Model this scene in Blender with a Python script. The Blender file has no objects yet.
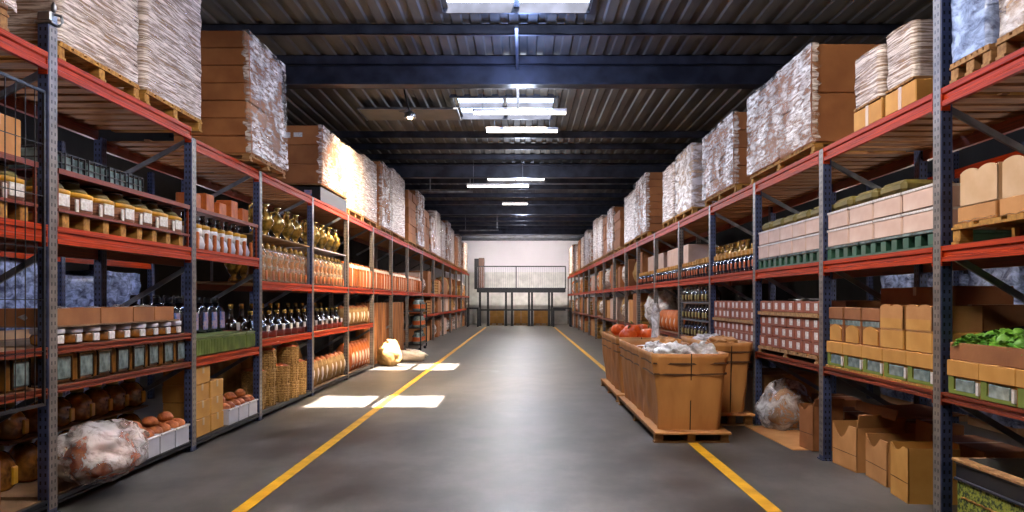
import bpy, bmesh, math, random
from mathutils import Vector, Matrix, noise
random.seed(7)
PI = math.pi
S = bpy.context.scene
COL = S.collection
def hx(h):
    h = h.lstrip('#'); c = [int(h[i:i+2], 16)/255 for i in (0, 2, 4)]
    return tuple(x/12.92 if x <= .04045 else ((x+.055)/1.055)**2.4 for x in c) + (1,)

# ------------------------------------------------------------------ materials
MATS = {}
def mat(name, color, rough=.6, metal=0, var=.0, nscale=6, c2=None, bump=0, bscale=40, spec=.5, stretch=None,
        trans=0, alpha=1, coat=0, ramp=(.35, .65), sheen=0):
    if name in MATS: return MATS[name]
    m = bpy.data.materials.new(name); m.use_nodes = True
    N = m.node_tree.nodes; L = m.node_tree.links; p = N['Principled BSDF']
    p.inputs['Roughness'].default_value = rough; p.inputs['Metallic'].default_value = metal
    p.inputs['Specular IOR Level'].default_value = spec
    p.inputs['Transmission Weight'].default_value = trans; p.inputs['Alpha'].default_value = alpha
    p.inputs['Coat Weight'].default_value = coat
    tc = N.new('ShaderNodeTexCoord'); mp = N.new('ShaderNodeMapping'); L.new(tc.outputs['Object'], mp.inputs[0])
    if stretch: mp.inputs['Scale'].default_value = stretch
    nz = N.new('ShaderNodeTexNoise'); nz.inputs['Scale'].default_value = nscale; nz.inputs['Detail'].default_value = 5
    L.new(mp.outputs[0], nz.inputs[0])
    rp = N.new('ShaderNodeValToRGB'); L.new(nz.outputs[0], rp.inputs[0])
    a = hx(color); b = hx(c2) if c2 else tuple(x*.72 for x in a[:3]) + (1,)
    rp.color_ramp.elements[0].position = ramp[0]; rp.color_ramp.elements[1].position = ramp[1]
    rp.color_ramp.elements[0].color = b; rp.color_ramp.elements[1].color = a
    out = rp.outputs[0]
    if var:
        oi = N.new('ShaderNodeObjectInfo'); hs = N.new('ShaderNodeHueSaturation')
        mr = N.new('ShaderNodeMapRange'); mr.inputs['To Min'].default_value = 1-var; mr.inputs['To Max'].default_value = 1+var
        L.new(oi.outputs['Random'], mr.inputs[0]); L.new(mr.outputs[0], hs.inputs['Value']); L.new(out, hs.inputs['Color']); out = hs.outputs[0]
    L.new(out, p.inputs['Base Color'])
    if bump:
        n2 = N.new('ShaderNodeTexNoise'); n2.inputs['Scale'].default_value = bscale; n2.inputs['Detail'].default_value = 4
        L.new(mp.outputs[0], n2.inputs[0])
        bp = N.new('ShaderNodeBump'); bp.inputs['Strength'].default_value = bump; bp.inputs['Distance'].default_value = .02
        L.new(n2.outputs[0], bp.inputs['Height']); L.new(bp.outputs[0], p.inputs['Normal'])
    MATS[name] = m
    return m
def emat(name, color, strength):
    m = bpy.data.materials.new(name); m.use_nodes = True; N = m.node_tree.nodes; L = m.node_tree.links
    p = N['Principled BSDF']; p.inputs['Base Color'].default_value = (.8, .8, .8, 1)
    p.inputs['Emission Color'].default_value = hx(color); p.inputs['Emission Strength'].default_value = strength
    MATS[name] = m; return m
def wrapmat(name, white, tint, lo=.3, hi=1, sc=(1.4, 1.4, 16), patch=0):
    m = bpy.data.materials.new(name); m.use_nodes = True; N = m.node_tree.nodes; L = m.node_tree.links; p = N['Principled BSDF']
    tc = N.new('ShaderNodeTexCoord'); mp = N.new('ShaderNodeMapping'); L.new(tc.outputs['Object'], mp.inputs[0])
    mp.inputs['Scale'].default_value = sc; mp.inputs['Rotation'].default_value = (.12, .1, 0)
    oi = N.new('ShaderNodeObjectInfo'); ad = N.new('ShaderNodeVectorMath'); ad.operation = 'ADD'
    L.new(mp.outputs[0], ad.inputs[0]); cx = N.new('ShaderNodeCombineXYZ')
    ml = N.new('ShaderNodeMath'); ml.operation = 'MULTIPLY'; ml.inputs[1].default_value = 40; L.new(oi.outputs['Random'], ml.inputs[0])
    L.new(ml.outputs[0], cx.inputs[0]); L.new(ml.outputs[0], cx.inputs[2]); L.new(cx.outputs[0], ad.inputs[1])
    nz = N.new('ShaderNodeTexNoise'); nz.inputs['Scale'].default_value = 1.6; nz.inputs['Detail'].default_value = 7; nz.inputs['Roughness'].default_value = .65
    nz.inputs['Distortion'].default_value = .6
    L.new(ad.outputs[0], nz.inputs[0])
    rp = N.new('ShaderNodeValToRGB'); L.new(nz.outputs[0], rp.inputs[0])
    e = rp.color_ramp.elements; e[0].position = .38; e[1].position = .6; e[0].color = hx(tint); e[1].color = hx(white)
    L.new(rp.outputs[0], p.inputs['Base Color'])
    mr = N.new('ShaderNodeMapRange'); mr.inputs['From Min'].default_value = .35; mr.inputs['From Max'].default_value = .58
    mr.inputs['To Min'].default_value = lo; mr.inputs['To Max'].default_value = hi
    L.new(nz.outputs[0], mr.inputs[0]); al = mr.outputs[0]
    if patch:
        n3 = N.new('ShaderNodeTexNoise'); n3.inputs['Scale'].default_value = patch; n3.inputs['Detail'].default_value = 3; L.new(tc.outputs['Object'], n3.inputs[0])
        m3 = N.new('ShaderNodeMapRange'); m3.inputs['From Min'].default_value = .38; m3.inputs['From Max'].default_value = .6; m3.inputs['To Min'].default_value = .25
        L.new(n3.outputs[0], m3.inputs[0]); mm = N.new('ShaderNodeMath'); mm.operation = 'MULTIPLY'; L.new(al, mm.inputs[0]); L.new(m3.outputs[0], mm.inputs[1]); al = mm.outputs[0]
    L.new(al, p.inputs['Alpha'])
    p.inputs['Roughness'].default_value = .28
    bp = N.new('ShaderNodeBump'); bp.inputs['Strength'].default_value = .5; bp.inputs['Distance'].default_value = .02
    L.new(nz.outputs[0], bp.inputs['Height']); L.new(bp.outputs[0], p.inputs['Normal'])
    MATS[name] = m; return m

CARD = mat('cardboard_brown', '#a4683a', .75, var=.14, nscale=3, c2='#8d552c', bump=.08, bscale=30)
CARD2 = mat('cardboard_tan', '#c98f55', .75, var=.1, nscale=3, c2='#b67c44', bump=.08, bscale=30)
CARD3 = mat('cardboard_pale', '#d9b58f', .75, var=.06, nscale=3, c2='#cba37a')
CARDR = mat('cardboard_ripple', '#c98a4a', .55, var=.04, nscale=2, c2='#a76a34', bump=.35, bscale=3, stretch=(2, 2, .5), ramp=(.3, .7))
CARDG = mat('cardboard_golden', '#d39a4b', .7, var=.06, nscale=3, c2='#bd8338')
TAPE = mat('packing_tape', '#c9a274', .35)
EDGE = mat('dark_seam', '#3a2413', .8)
WOOD = mat('pallet_wood', '#b98a55', .8, var=.12, nscale=4, c2='#8a5f35', stretch=(1, 6, 6), bump=.2)
WOODY = mat('pallet_wood_yellow', '#c08a3a', .8, var=.12, nscale=4, c2='#8a5c22', stretch=(1, 6, 6), bump=.2)
DECK = mat('deck_board', '#b57c4e', .8, nscale=3, c2='#7f502c', stretch=(1, 8, 8))
SHELF = mat('shelf_board', '#8c6a4a', .8, nscale=3, c2='#64482f')
ORANGE = mat('beam_orange', '#c03c0a', .5, nscale=4, c2='#7c2208', spec=.15, stretch=(1, .4, 30), ramp=(.35, .6))
LIPRED = mat('shelf_lip_red', '#8c320c', .5, nscale=4, c2='#551d09', stretch=(1, .4, 40))
BRACE = mat('brace_steel', '#80858f', .4, metal=.2, nscale=6, c2='#626772')
BLACK = mat('black_steel', '#14151a', .45, nscale=6)
ROOFM = mat('roof_sheet', '#635e56', .6, metal=0, nscale=2.2, c2='#413e3b', stretch=(1.6, .25, 1), bump=.15, bscale=6)
ROOFB = mat('roof_steel', '#424450', .38, metal=.3, nscale=3, c2='#2a2b34')
WALLW = mat('wall_white', '#dad4dc', .8, nscale=.4, c2='#d3cdd4')
WALLD = mat('wall_dark', '#3b3836', .9, nscale=1.5)
CLAD = mat('cladding', '#d6d2ce', .7, nscale=2)
YEL = mat('line_paint', '#ecb01a', .5, nscale=4, c2='#cc9414', bump=.05)
WLAB = mat('label_white', '#e9e2dc', .5, nscale=30, c2='#c9bdb4')
WPLA = mat('plastic_white', '#cfcbd0', .35, nscale=3, c2='#bdb8bf')
GREY = mat('plastic_grey', '#8f9590', .3, nscale=3)
GLASSG = mat('window_glass_grey', '#93a6a4', .12, nscale=9, c2='#3b4847', spec=.8, ramp=(.3, .7))
GREENC = mat('crate_green', '#75863c', .5, nscale=4, c2='#55642c', var=.1)
GREENP = mat('pallet_green', '#3f6a52', .45, nscale=4, c2='#2c4c3b')
OLIVE = mat('olive_lid', '#857638', .6, nscale=5, c2='#6a5d2a')
AMBER = mat('amber_glass', '#b8742a', .08, nscale=9, c2='#4c2a10', spec=.9, var=.15, coat=.5)
DARKG = mat('dark_glass', '#2b1c14', .07, nscale=9, c2='#120c0a', spec=.9, coat=.5)
BRNG = mat('brown_band', '#9c6a48', .5, nscale=1, c2='#6b452e', stretch=(.1, .1, 40), ramp=(.45, .55))
YBAND = mat('yellow_band', '#e0a01e', .4, nscale=6)
NAVY = mat('navy_bottle', '#10162a', .12, nscale=6, c2='#0a0d18', spec=.9, coat=.4)
BLUEL = mat('blue_label', '#5673b8', .4, nscale=25, c2='#c4a3a8', ramp=(.4, .6))
GOLD = mat('gold_glass', '#d6a648', .12, metal=.55, nscale=14, c2='#6d5a20', spec=.9, coat=.5, ramp=(.35, .6))
CLEAR = mat('clear_glass', '#f2e3cc', .06, nscale=9, c2='#c9a876', alpha=.4, spec=.9, coat=.6)
ORG = mat('orange_goods', '#d0641c', .5, nscale=12, c2='#a8430f', var=.15)
BUN = mat('baked_crust', '#c8743a', .6, nscale=14, c2='#96481c', var=.15, bump=.5, bscale=25)
REDB = mat('red_base', '#8e2a14', .4, nscale=9, c2='#5e1a0d')
SACKW = mat('paper_sack_white', '#efe3d3', .6, nscale=6, c2='#dcc8ae', var=.05, bump=.2, bscale=12)
SACKO = mat('paper_sack_orange', '#cf6f2a', .55, nscale=6, c2='#a85018', var=.1, bump=.2, bscale=12)
SACKT = mat('burlap', '#b08a55', .9, nscale=10, c2='#8d6a3c', bump=.4, bscale=60, var=.08)
STRAW = mat('straw_weave', '#c99a52', .8, nscale=30, c2='#7a5422', stretch=(1, 1, 3), bump=.6, bscale=60)
LEAF = mat('lettuce_leaf', '#7fae2e', .5, nscale=9, c2='#3f7a1a', var=.12)
NET = mat('net_yellow', '#8f9430', .7, nscale=40, c2='#2e3a12', bump=.5, bscale=60, ramp=(.42, .55))
PUMP = mat('pumpkin_skin', '#f0671c', .4, nscale=6, c2='#d24c12')
PINKB = mat('carton_rose', '#a35c42', .65, var=.12, nscale=4, c2='#8a4a34')
PALEB = mat('carton_pinkwhite', '#dfc0ae', .6, var=.05, nscale=4, c2='#d0ab98')
LINER = mat('liner_grey', '#9a9b98', .6, nscale=3)
RUST = mat('dark_red_bin', '#5a1d14', .6, nscale=5)
STEEL = mat('galvanised', '#a8abb2', .3, metal=.8, nscale=5, c2='#7d8088')
WRAPW = wrapmat('stretch_wrap_white', '#f4e6de', '#8a6650', .3, .95, (1.7, 1.7, 34))
WRAPC = wrapmat('stretch_wrap_clear', '#f0e8e4', '#b59a84', .08, .85, (2.5, 2.5, 7))
WRAPM = wrapmat('stretch_wrap_streaky', '#fff8f4', '#cfae94', .12, 1, (3, 3, 15), 2.2)
WRAPB = wrapmat('stretch_wrap_blue', '#a9bce8', '#3c4c78', .7, 1, (3, 3, 6))
FILMW = wrapmat('plastic_film_white', '#fbf8f8', '#cfc4bd', .45, 1, (3, 3, 3))
FILM = wrapmat('plastic_film', '#f6f2f2', '#b9a89c', .05, .62, (3, 3, 3))
TUBE = emat('tube_lit', '#fff2e6', 9)
LENS = emat('lamp_lit', '#ffe0b0', 30)

def upright_mat(name, c, c2):
    m = mat(name, c, .4, metal=.3, nscale=7, c2=c2); N = m.node_tree.nodes; L = m.node_tree.links; p = N['Principled BSDF']
    src = p.inputs['Base Color'].links[0].from_socket
    tc = N.new('ShaderNodeTexCoord'); sp = N.new('ShaderNodeSeparateXYZ'); L.new(tc.outputs['Object'], sp.inputs[0])
    def mth(op, a, b=None):
        n = N.new('ShaderNodeMath'); n.operation = op
        for i, v in enumerate((a, b)):
            if v is None: continue
            if isinstance(v, (int, float)): n.inputs[i].default_value = v
            else: L.new(v, n.inputs[i])
        return n.outputs[0]
    fz = mth('LESS_THAN', mth('FRACT', mth('MULTIPLY', sp.outputs['Z'], 16)), .45)
    hy = mth('COMPARE', mth('ABSOLUTE', sp.outputs['Y']), .022); hy.node.inputs[2].default_value = .007
    hxx = mth('COMPARE', mth('ABSOLUTE', sp.outputs['X']), .02); hxx.node.inputs[2].default_value = .007
    k = mth('MULTIPLY', fz, mth('MAXIMUM', hy, hxx))
    mx = N.new('ShaderNodeMix'); mx.data_type = 'RGBA'; L.new(k, mx.inputs[0]); L.new(src, mx.inputs[6]); mx.inputs[7].default_value = (.004, .004, .006, 1)
    L.new(mx.outputs[2], p.inputs['Base Color'])
    return m
UPM = upright_mat('upright_blue', '#4a5478', '#333b58')
UPL = upright_mat('upright_grey', '#8a8078', '#6a625c')

# ------------------------------------------------------------------ mesh builder
class MB:
    def __init__(s): s.v = []; s.f = []; s.m = []; s.sm = []
    def add(s, vs, fs, mi=0, smooth=False, M=None):
        o = len(s.v)
        s.v += [tuple(M @ Vector(v)) if M else tuple(v) for v in vs]
        s.f += [tuple(i+o for i in f) for f in fs]; s.m += [mi]*len(fs); s.sm += [smooth]*len(fs)
    def box(s, x0, x1, y0, y1, z0, z1, mi=0, b=0, M=None):
        c = ((x0+x1)/2, (y0+y1)/2, (z0+z1)/2); h = ((x1-x0)/2, (y1-y0)/2, (z1-z0)/2)
        if b <= 0:
            vs = [(c[0]+i*h[0], c[1]+j*h[1], c[2]+k*h[2]) for i in (-1, 1) for j in (-1, 1) for k in (-1, 1)]
            s.add(vs, [(0, 1, 3, 2), (4, 6, 7, 5), (0, 4, 5, 1), (2, 3, 7, 6), (0, 2, 6, 4), (1, 5, 7, 3)], mi, M=M); return
        vs = []; ix = {}
        for i in (-1, 1):
            for j in (-1, 1):
                for k in (-1, 1):
                    for a in range(3):
                        q = [h[t]-(0 if t == a else b) for t in range(3)]
                        ix[i, j, k, a] = len(vs); vs.append((c[0]+i*q[0], c[1]+j*q[1], c[2]+k*q[2]))
        fs = []
        for a in range(3):
            o = [t for t in range(3) if t != a]
            for sg in (-1, 1):
                f = []
                for (p, q) in ((-1, -1), (1, -1), (1, 1), (-1, 1)):
                    k3 = [0, 0, 0]; k3[a] = sg; k3[o[0]] = p; k3[o[1]] = q; f.append(ix[(*k3, a)])
                fs.append(tuple(f))
            for p in (-1, 1):
                for q in (-1, 1):
                    k1 = [0, 0, 0]; k2 = [0, 0, 0]; k1[a] = -1; k2[a] = 1
                    for k3 in (k1, k2): k3[o[0]] = p; k3[o[1]] = q
                    fs.append((ix[(*k1, o[0])], ix[(*k2, o[0])], ix[(*k2, o[1])], ix[(*k1, o[1])]))
        for i in (-1, 1):
            for j in (-1, 1):
                for k in (-1, 1): fs.append(tuple(ix[i, j, k, a] for a in range(3)))
        s.add(vs, fs, mi, M=M)
    def lathe(s, pr, n=16, c=(0, 0, 0), mi=0, sq=1, sx=1, sy=1, caps=True, M=None):
        vs = []
        for r, z in pr:
            for i in range(n):
                a = 2*PI*(i+.5)/n; ca, sa = math.cos(a), math.sin(a)
                k = 1 if sq == 1 else (abs(ca)**sq+abs(sa)**sq)**(-1/sq)
                vs.append((c[0]+r*ca*k*sx, c[1]+r*sa*k*sy, c[2]+z))
        fs = [(j*n+i, j*n+(i+1) % n, (j+1)*n+(i+1) % n, (j+1)*n+i) for j in range(len(pr)-1) for i in range(n)]
        if caps: fs += [tuple(range(n)), tuple((len(pr)-1)*n+i for i in range(n))]
        s.add(vs, fs, mi, True, M)
    def tube(s, pts, r, n=6, mi=0):
        pts = [Vector(p) for p in pts]; vs = []
        for i, p in enumerate(pts):
            d = (pts[min(i+1, len(pts)-1)]-pts[max(i-1, 0)]).normalized()
            u = d.cross(Vector((0, 0, 1))) if abs(d.z) < .9 else d.cross(Vector((1, 0, 0))); u.normalize(); w = d.cross(u)
            for k in range(n):
                a = 2*PI*k/n; vs.append(p+(u*math.cos(a)+w*math.sin(a))*r)
        fs = [(i*n+k, i*n+(k+1) % n, (i+1)*n+(k+1) % n, (i+1)*n+k) for i in range(len(pts)-1) for k in range(n)]
        fs += [tuple(range(n)), tuple((len(pts)-1)*n+k for k in range(n))]
        s.add(vs, fs, mi, True)
    def bar(s, a, b, w, h, mi=0):
        a, b = Vector(a), Vector(b); d = b-a; l = d.length; z = d.normalized()
        u = z.cross(Vector((0, 1, 0))) if abs(z.y) < .9 else z.cross(Vector((0, 0, 1))); u.normalize(); v = z.cross(u)
        M = Matrix((u, v, z)).transposed().to_4x4(); M.translation = (a+b)/2
        s.box(-w/2, w/2, -h/2, h/2, -l/2, l/2, mi, M=M)
    def sheet(s, fn, nu, nv, mi=0, smooth=True):
        vs = [fn(i/nu, j/nv) for j in range(nv+1) for i in range(nu+1)]
        s.add(vs, [(j*(nu+1)+i, j*(nu+1)+i+1, (j+1)*(nu+1)+i+1, (j+1)*(nu+1)+i) for j in range(nv) for i in range(nu)], mi, smooth)
    def blob(s, c, r, seed=0, amp=.2, fr=1.6, nu=20, nv=12, mi=0, flat=-.9, rib=0):
        vs = []
        for j in range(nv+1):
            t = PI*j/nv
            for i in range(nu):
                a = 2*PI*i/nu; d = Vector((math.sin(t)*math.cos(a), math.sin(t)*math.sin(a), math.cos(t)))
                k = 1+amp*noise.noise(d*fr+Vector((seed*7.3, seed*3.1, seed)))+amp*.5*noise.noise(d*fr*3+Vector((seed, 9, seed*2)))
                if rib: k *= 1-.09*abs(math.cos(a*rib/2))-.12*max(0, d.z-.75)*4
                z = max(d.z*k, flat)
                vs.append((c[0]+d.x*k*r[0], c[1]+d.y*k*r[1], c[2]+z*r[2]))
        s.add(vs, [(j*nu+i, j*nu+(i+1) % nu, (j+1)*nu+(i+1) % nu, (j+1)*nu+i) for j in range(nv) for i in range(nu)], mi, True)
    def mesh(s, name, mats):
        me = bpy.data.meshes.new(name); me.from_pydata(s.v, [], s.f)
        if not isinstance(mats, (list, tuple)): mats = [mats]
        for m in mats: me.materials.append(m)
        me.polygons.foreach_set('material_index', s.m); me.polygons.foreach_set('use_smooth', s.sm)
        b = bmesh.new(); b.from_mesh(me); bmesh.ops.remove_doubles(b, verts=b.verts, dist=1e-5); bmesh.ops.recalc_face_normals(b, faces=b.faces); b.to_mesh(me); b.free()
        return me
def link(name, me, parent=None, loc=(0, 0, 0), rz=0, label=None, cat=None, group=None, kind=None, sc=None, rot=None):
    o = bpy.data.objects.new(name, me); COL.objects.link(o)
    if parent: o.parent = parent
    o.location = loc; o.rotation_euler = rot if rot else (0, 0, rz)
    if sc: o.scale = sc
    if label: o['label'] = label
    if cat: o['category'] = cat
    if group: o['group'] = group
    if kind: o['kind'] = kind
    return o
def one(name, fn, mats, **k):
    m = MB(); fn(m); return link(name, m.mesh(name, mats), **k)
def struct(name, fn, mats, **k): return one(name, fn, mats, kind='structure', **k)

# a kind of thing: root mesh (or None) and parts [(name, mesh, label, [(sub, mesh)])]
class Kind:
    def __init__(s, name, cat, root=None): s.name = name; s.cat = cat; s.parts = []; s.root = None; s.rm = root
    def body(s, fn, mats): m = MB(); fn(m); s.root = m.mesh(s.name, mats); return s
    def part(s, name, fn, mats, label=None, subs=()):
        m = MB(); fn(m); s.parts.append((name, m.mesh(name, mats), label, subs)); return s
    def put(s, loc, label, rz=0, group=None, sc=None, parts=True, rot=None):
        r = link(s.name, s.root, loc=loc, rz=rz, label=label, cat=s.cat, group=group, sc=sc, rot=rot)
        if parts or s.root is None:
            for n, me, lb, subs in s.parts:
                c = link(n, me, parent=r, label=lb)
                for sn, sm_ in subs: link(sn, sm_, parent=c)
        return r
ORD = 'first second third fourth fifth sixth seventh eighth ninth tenth eleventh twelfth thirteenth fourteenth fifteenth sixteenth seventeenth eighteenth nineteenth twentieth'.split()
# ------------------------------------------------------------------ layout
F = 800.0; CZ = 1.7; VX, VY = 522, 300
LX, RX = -3.72, 3.2; DEP = 1.1
LY = [3.4, 6.33, 9.05, 11.36, 14.2, 17.1, 20.0, 22.9, 26.1, 29.9, 33.8, 37.9, 41.8, 45.6, 49.4, 53.2, 56.4]
RY = [3.5, 6.15, 8.53, 10.99, 13.6, 16.3, 19.3, 22.2, 24.8, 28.0, 31.5, 35, 38.5, 42, 45.5, 49, 52.5, 56]
HC = 6.1
YB = 57.5
def P(px, py, Y): return Vector(((px-VX)*Y/F, Y, CZ+(VY-py)*Y/F))

# ------------------------------------------------------------------ room shell
WX = 9.2; Y0 = -4
def floor_mat():
    m = bpy.data.materials.new('polished_concrete'); m.use_nodes = True; N = m.node_tree.nodes; L = m.node_tree.links; p = N['Principled BSDF']
    tc = N.new('ShaderNodeTexCoord')
    def nz(sc, d, st=None, rough=.55):
        mp = N.new('ShaderNodeMapping'); L.new(tc.outputs['Object'], mp.inputs[0])
        if st: mp.inputs['Scale'].default_value = st
        n = N.new('ShaderNodeTexNoise'); n.inputs['Scale'].default_value = sc; n.inputs['Detail'].default_value = d; n.inputs['Roughness'].default_value = rough
        L.new(mp.outputs[0], n.inputs[0]); return n.outputs[0]
    a = nz(.45, 7, None, .62); b = nz(2.2, 7, (1, .6, 1), .6); 
    mx = N.new('ShaderNodeMix'); mx.data_type = 'FLOAT'; mx.inputs[0].default_value = .45; L.new(a, mx.inputs[2]); L.new(b, mx.inputs[3])
    rp = N.new('ShaderNodeValToRGB'); L.new(mx.outputs[0], rp.inputs[0]); e = rp.color_ramp.elements
    e[0].position = .42; e[0].color = hx('#302d2a'); e[1].position = .58; e[1].color = hx('#66625f')
    L.new(rp.outputs[0], p.inputs['Base Color'])
    mr = N.new('ShaderNodeMapRange'); mr.inputs['From Min'].default_value = .35; mr.inputs['From Max'].default_value = .65
    mr.inputs['To Min'].default_value = .38; mr.inputs['To Max'].default_value = .56; L.new(mx.outputs[0], mr.inputs[0]); L.new(mr.outputs[0], p.inputs['Roughness'])
    bp = N.new('ShaderNodeBump'); bp.inputs['Strength'].default_value = .02; bp.inputs['Distance'].default_value = .02; L.new(b, bp.inputs['Height']); L.new(bp.outputs[0], p.inputs['Normal'])
    p.inputs['Specular IOR Level'].default_value = .6
    return m
struct('floor', lambda m: m.box(-WX, WX, Y0, YB+.3, -.2, 0), floor_mat())
struct('wall_left', lambda m: m.box(-WX-.2, -WX, Y0, YB+.3, 0, 6.4), WALLD)
struct('wall_right', lambda m: m.box(WX, WX+.2, Y0, YB+.3, 0, 6.4), WALLD)
struct('wall_front', lambda m: m.box(-WX-.2, WX+.2, Y0-.2, Y0, 0, 6.4), WALLD)
def backwall(m):
    m.box(-WX-.2, WX+.2, YB, YB+.2, 0, 6.4)
struct('wall_back', backwall, WALLW)
def clad(m):
    n = 60
    for i in range(n):
        x = -4.2+i*8.4/n
        m.box(x, x+8.4/n*.72, YB-.05, YB-.001, 0, 3.7)
    m.box(-4.2, 4.2, YB-.02, YB-.001, 0, 3.7)
struct('trim_back', clad, CLAD)

# corrugated roof with two skylight openings
HOLES = [(-1.15, 1.05, 10.6, 12.15), (-1.3, 1.1, 17.95, 20.3)]
HX = [(-1.3, 1.1)]
def roof(m):
    # trapezoid profile across x, in y strips cut at the openings
    pitch = .30; xs = []
    x = -WX
    while x < WX:
        xs += [(x, 0), (x+.14, 0), (x+.165, .035), (x+.275, .035)]; x += pitch
    xs.append((WX, 0))
    ys = [Y0, 10.6, 12.15, 17.3, 19.3, YB+.2]
    cuts = {1: (-1.2, 1.05), 3: (-1.5, .75)}
    for k in range(5):
        a, b = ys[k], ys[k+1]
        nseg = max(1, int((b-a)/6))
        for q in range(len(xs)-1):
            (xa, za), (xb, zb) = xs[q], xs[q+1]
            if k in cuts and xa > cuts[k][0]-.01 and xb < cuts[k][1]+.02: continue
            m.add([(xa, a, HC+za), (xb, a, HC+zb), (xb, b, HC+zb), (xa, b, HC+za)], [(0, 1, 2, 3)])
            m.add([(xa, a, HC+za+.02), (xb, a, HC+zb+.02), (xb, b, HC+zb+.02), (xa, b, HC+za+.02)], [(0, 1, 2, 3)])
struct('ceiling', roof, ROOFM)
pane = bpy.data.materials.new('skylight_sheet'); pane.use_nodes = True
_n = pane.node_tree.nodes; _l = pane.node_tree.links; _n.remove(_n['Principled BSDF'])
_t = _n.new('ShaderNodeBsdfTransparent'); _t.inputs[0].default_value = (.96, .97, 1, 1)
_g = _n.new('ShaderNodeBsdfGlossy'); _g.inputs['Roughness'].default_value = .1
_m = _n.new('ShaderNodeMixShader'); _m.inputs[0].default_value = .04
_l.new(_t.outputs[0], _m.inputs[1]); _l.new(_g.outputs[0], _m.inputs[2]); _l.new(_m.outputs[0], _n['Material Output'].inputs[0])
for i, (a, b) in enumerate(((10.6, 12.15), (17.3, 19.3))):
    w = link('window_%d' % (i+1), None, loc=(-.3*i, 0, 0), kind='structure')
    def fr(m, a=a, b=b, i=i):
        m.box(-1.27, -1.2, a-.05, b+.05, HC-.04, HC+.12); m.box(1.03, 1.10, a-.05, b+.05, HC-.04, HC+.12)
        m.box(-1.2, 1.03, a-.06, a, HC-.04, HC+.12); m.box(-1.2, 1.03, b, b+.06, HC-.04, HC+.12)
        m.box(-.12, -.04, a, b, HC+.02, HC+.1)
        if i: m.box(-1.2, 1.03, a+.95, a+1.03, HC, HC+.1)
    one('window_frame', fr, ROOFB, parent=w)
    one('pane', lambda m, a=a, b=b: m.box(-1.25, 1.08, a-.04, b+.04, HC+.121, HC+.127), pane, parent=w)

# rafters and purlins
k = 0
def ibeam(m, y, h, w, z1):
    m.box(-WX, WX, y-w/2, y+w/2, z1-.03, z1); m.box(-WX, WX, y-w/2, y+w/2, z1-h, z1-h+.03); m.box(-WX, WX, y-.012, y+.012, z1-h, z1)
for y in (4.2, 14.55, 25.5, 36.5, 47.5):
    k += 1; struct('trim_%d' % k, lambda m, y=y: ibeam(m, y, .42, .26, HC-.09), ROOFB)
y = 6.3
pur = []
while y < YB:
    if all(not (a-.15 < y < b+.15) for a, b in ((10.6, 12.15), (17.3, 19.3))):
        pur.append(y); k += 1
        struct('trim_%d' % k, lambda m, y=y: (m.box(-WX, WX, y-.035, y-.02, HC-.17, HC), m.box(-WX, WX, y-.035, y+.04, HC-.17, HC-.155), m.box(-WX, WX, y-.035, y+.04, HC-.015, HC)), ROOFB)
    y += 1.62 if y < 30 else 2.4
# centre tie running down the roof
k += 1; struct('trim_%d' % k, lambda m: m.box(-.11, -.06, 12.3, 17.8, HC-.22, HC-.17), ROOFB)
# floor lines
k += 1; struct('trim_%d' % k, lambda m: m.box(-2.33, -2.21, Y0, 50, 0.0005, .003), YEL)
k += 1; struct('trim_%d' % k, lambda m: m.box(1.97, 2.09, Y0, 50, 0.0005, .003), YEL)

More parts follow.
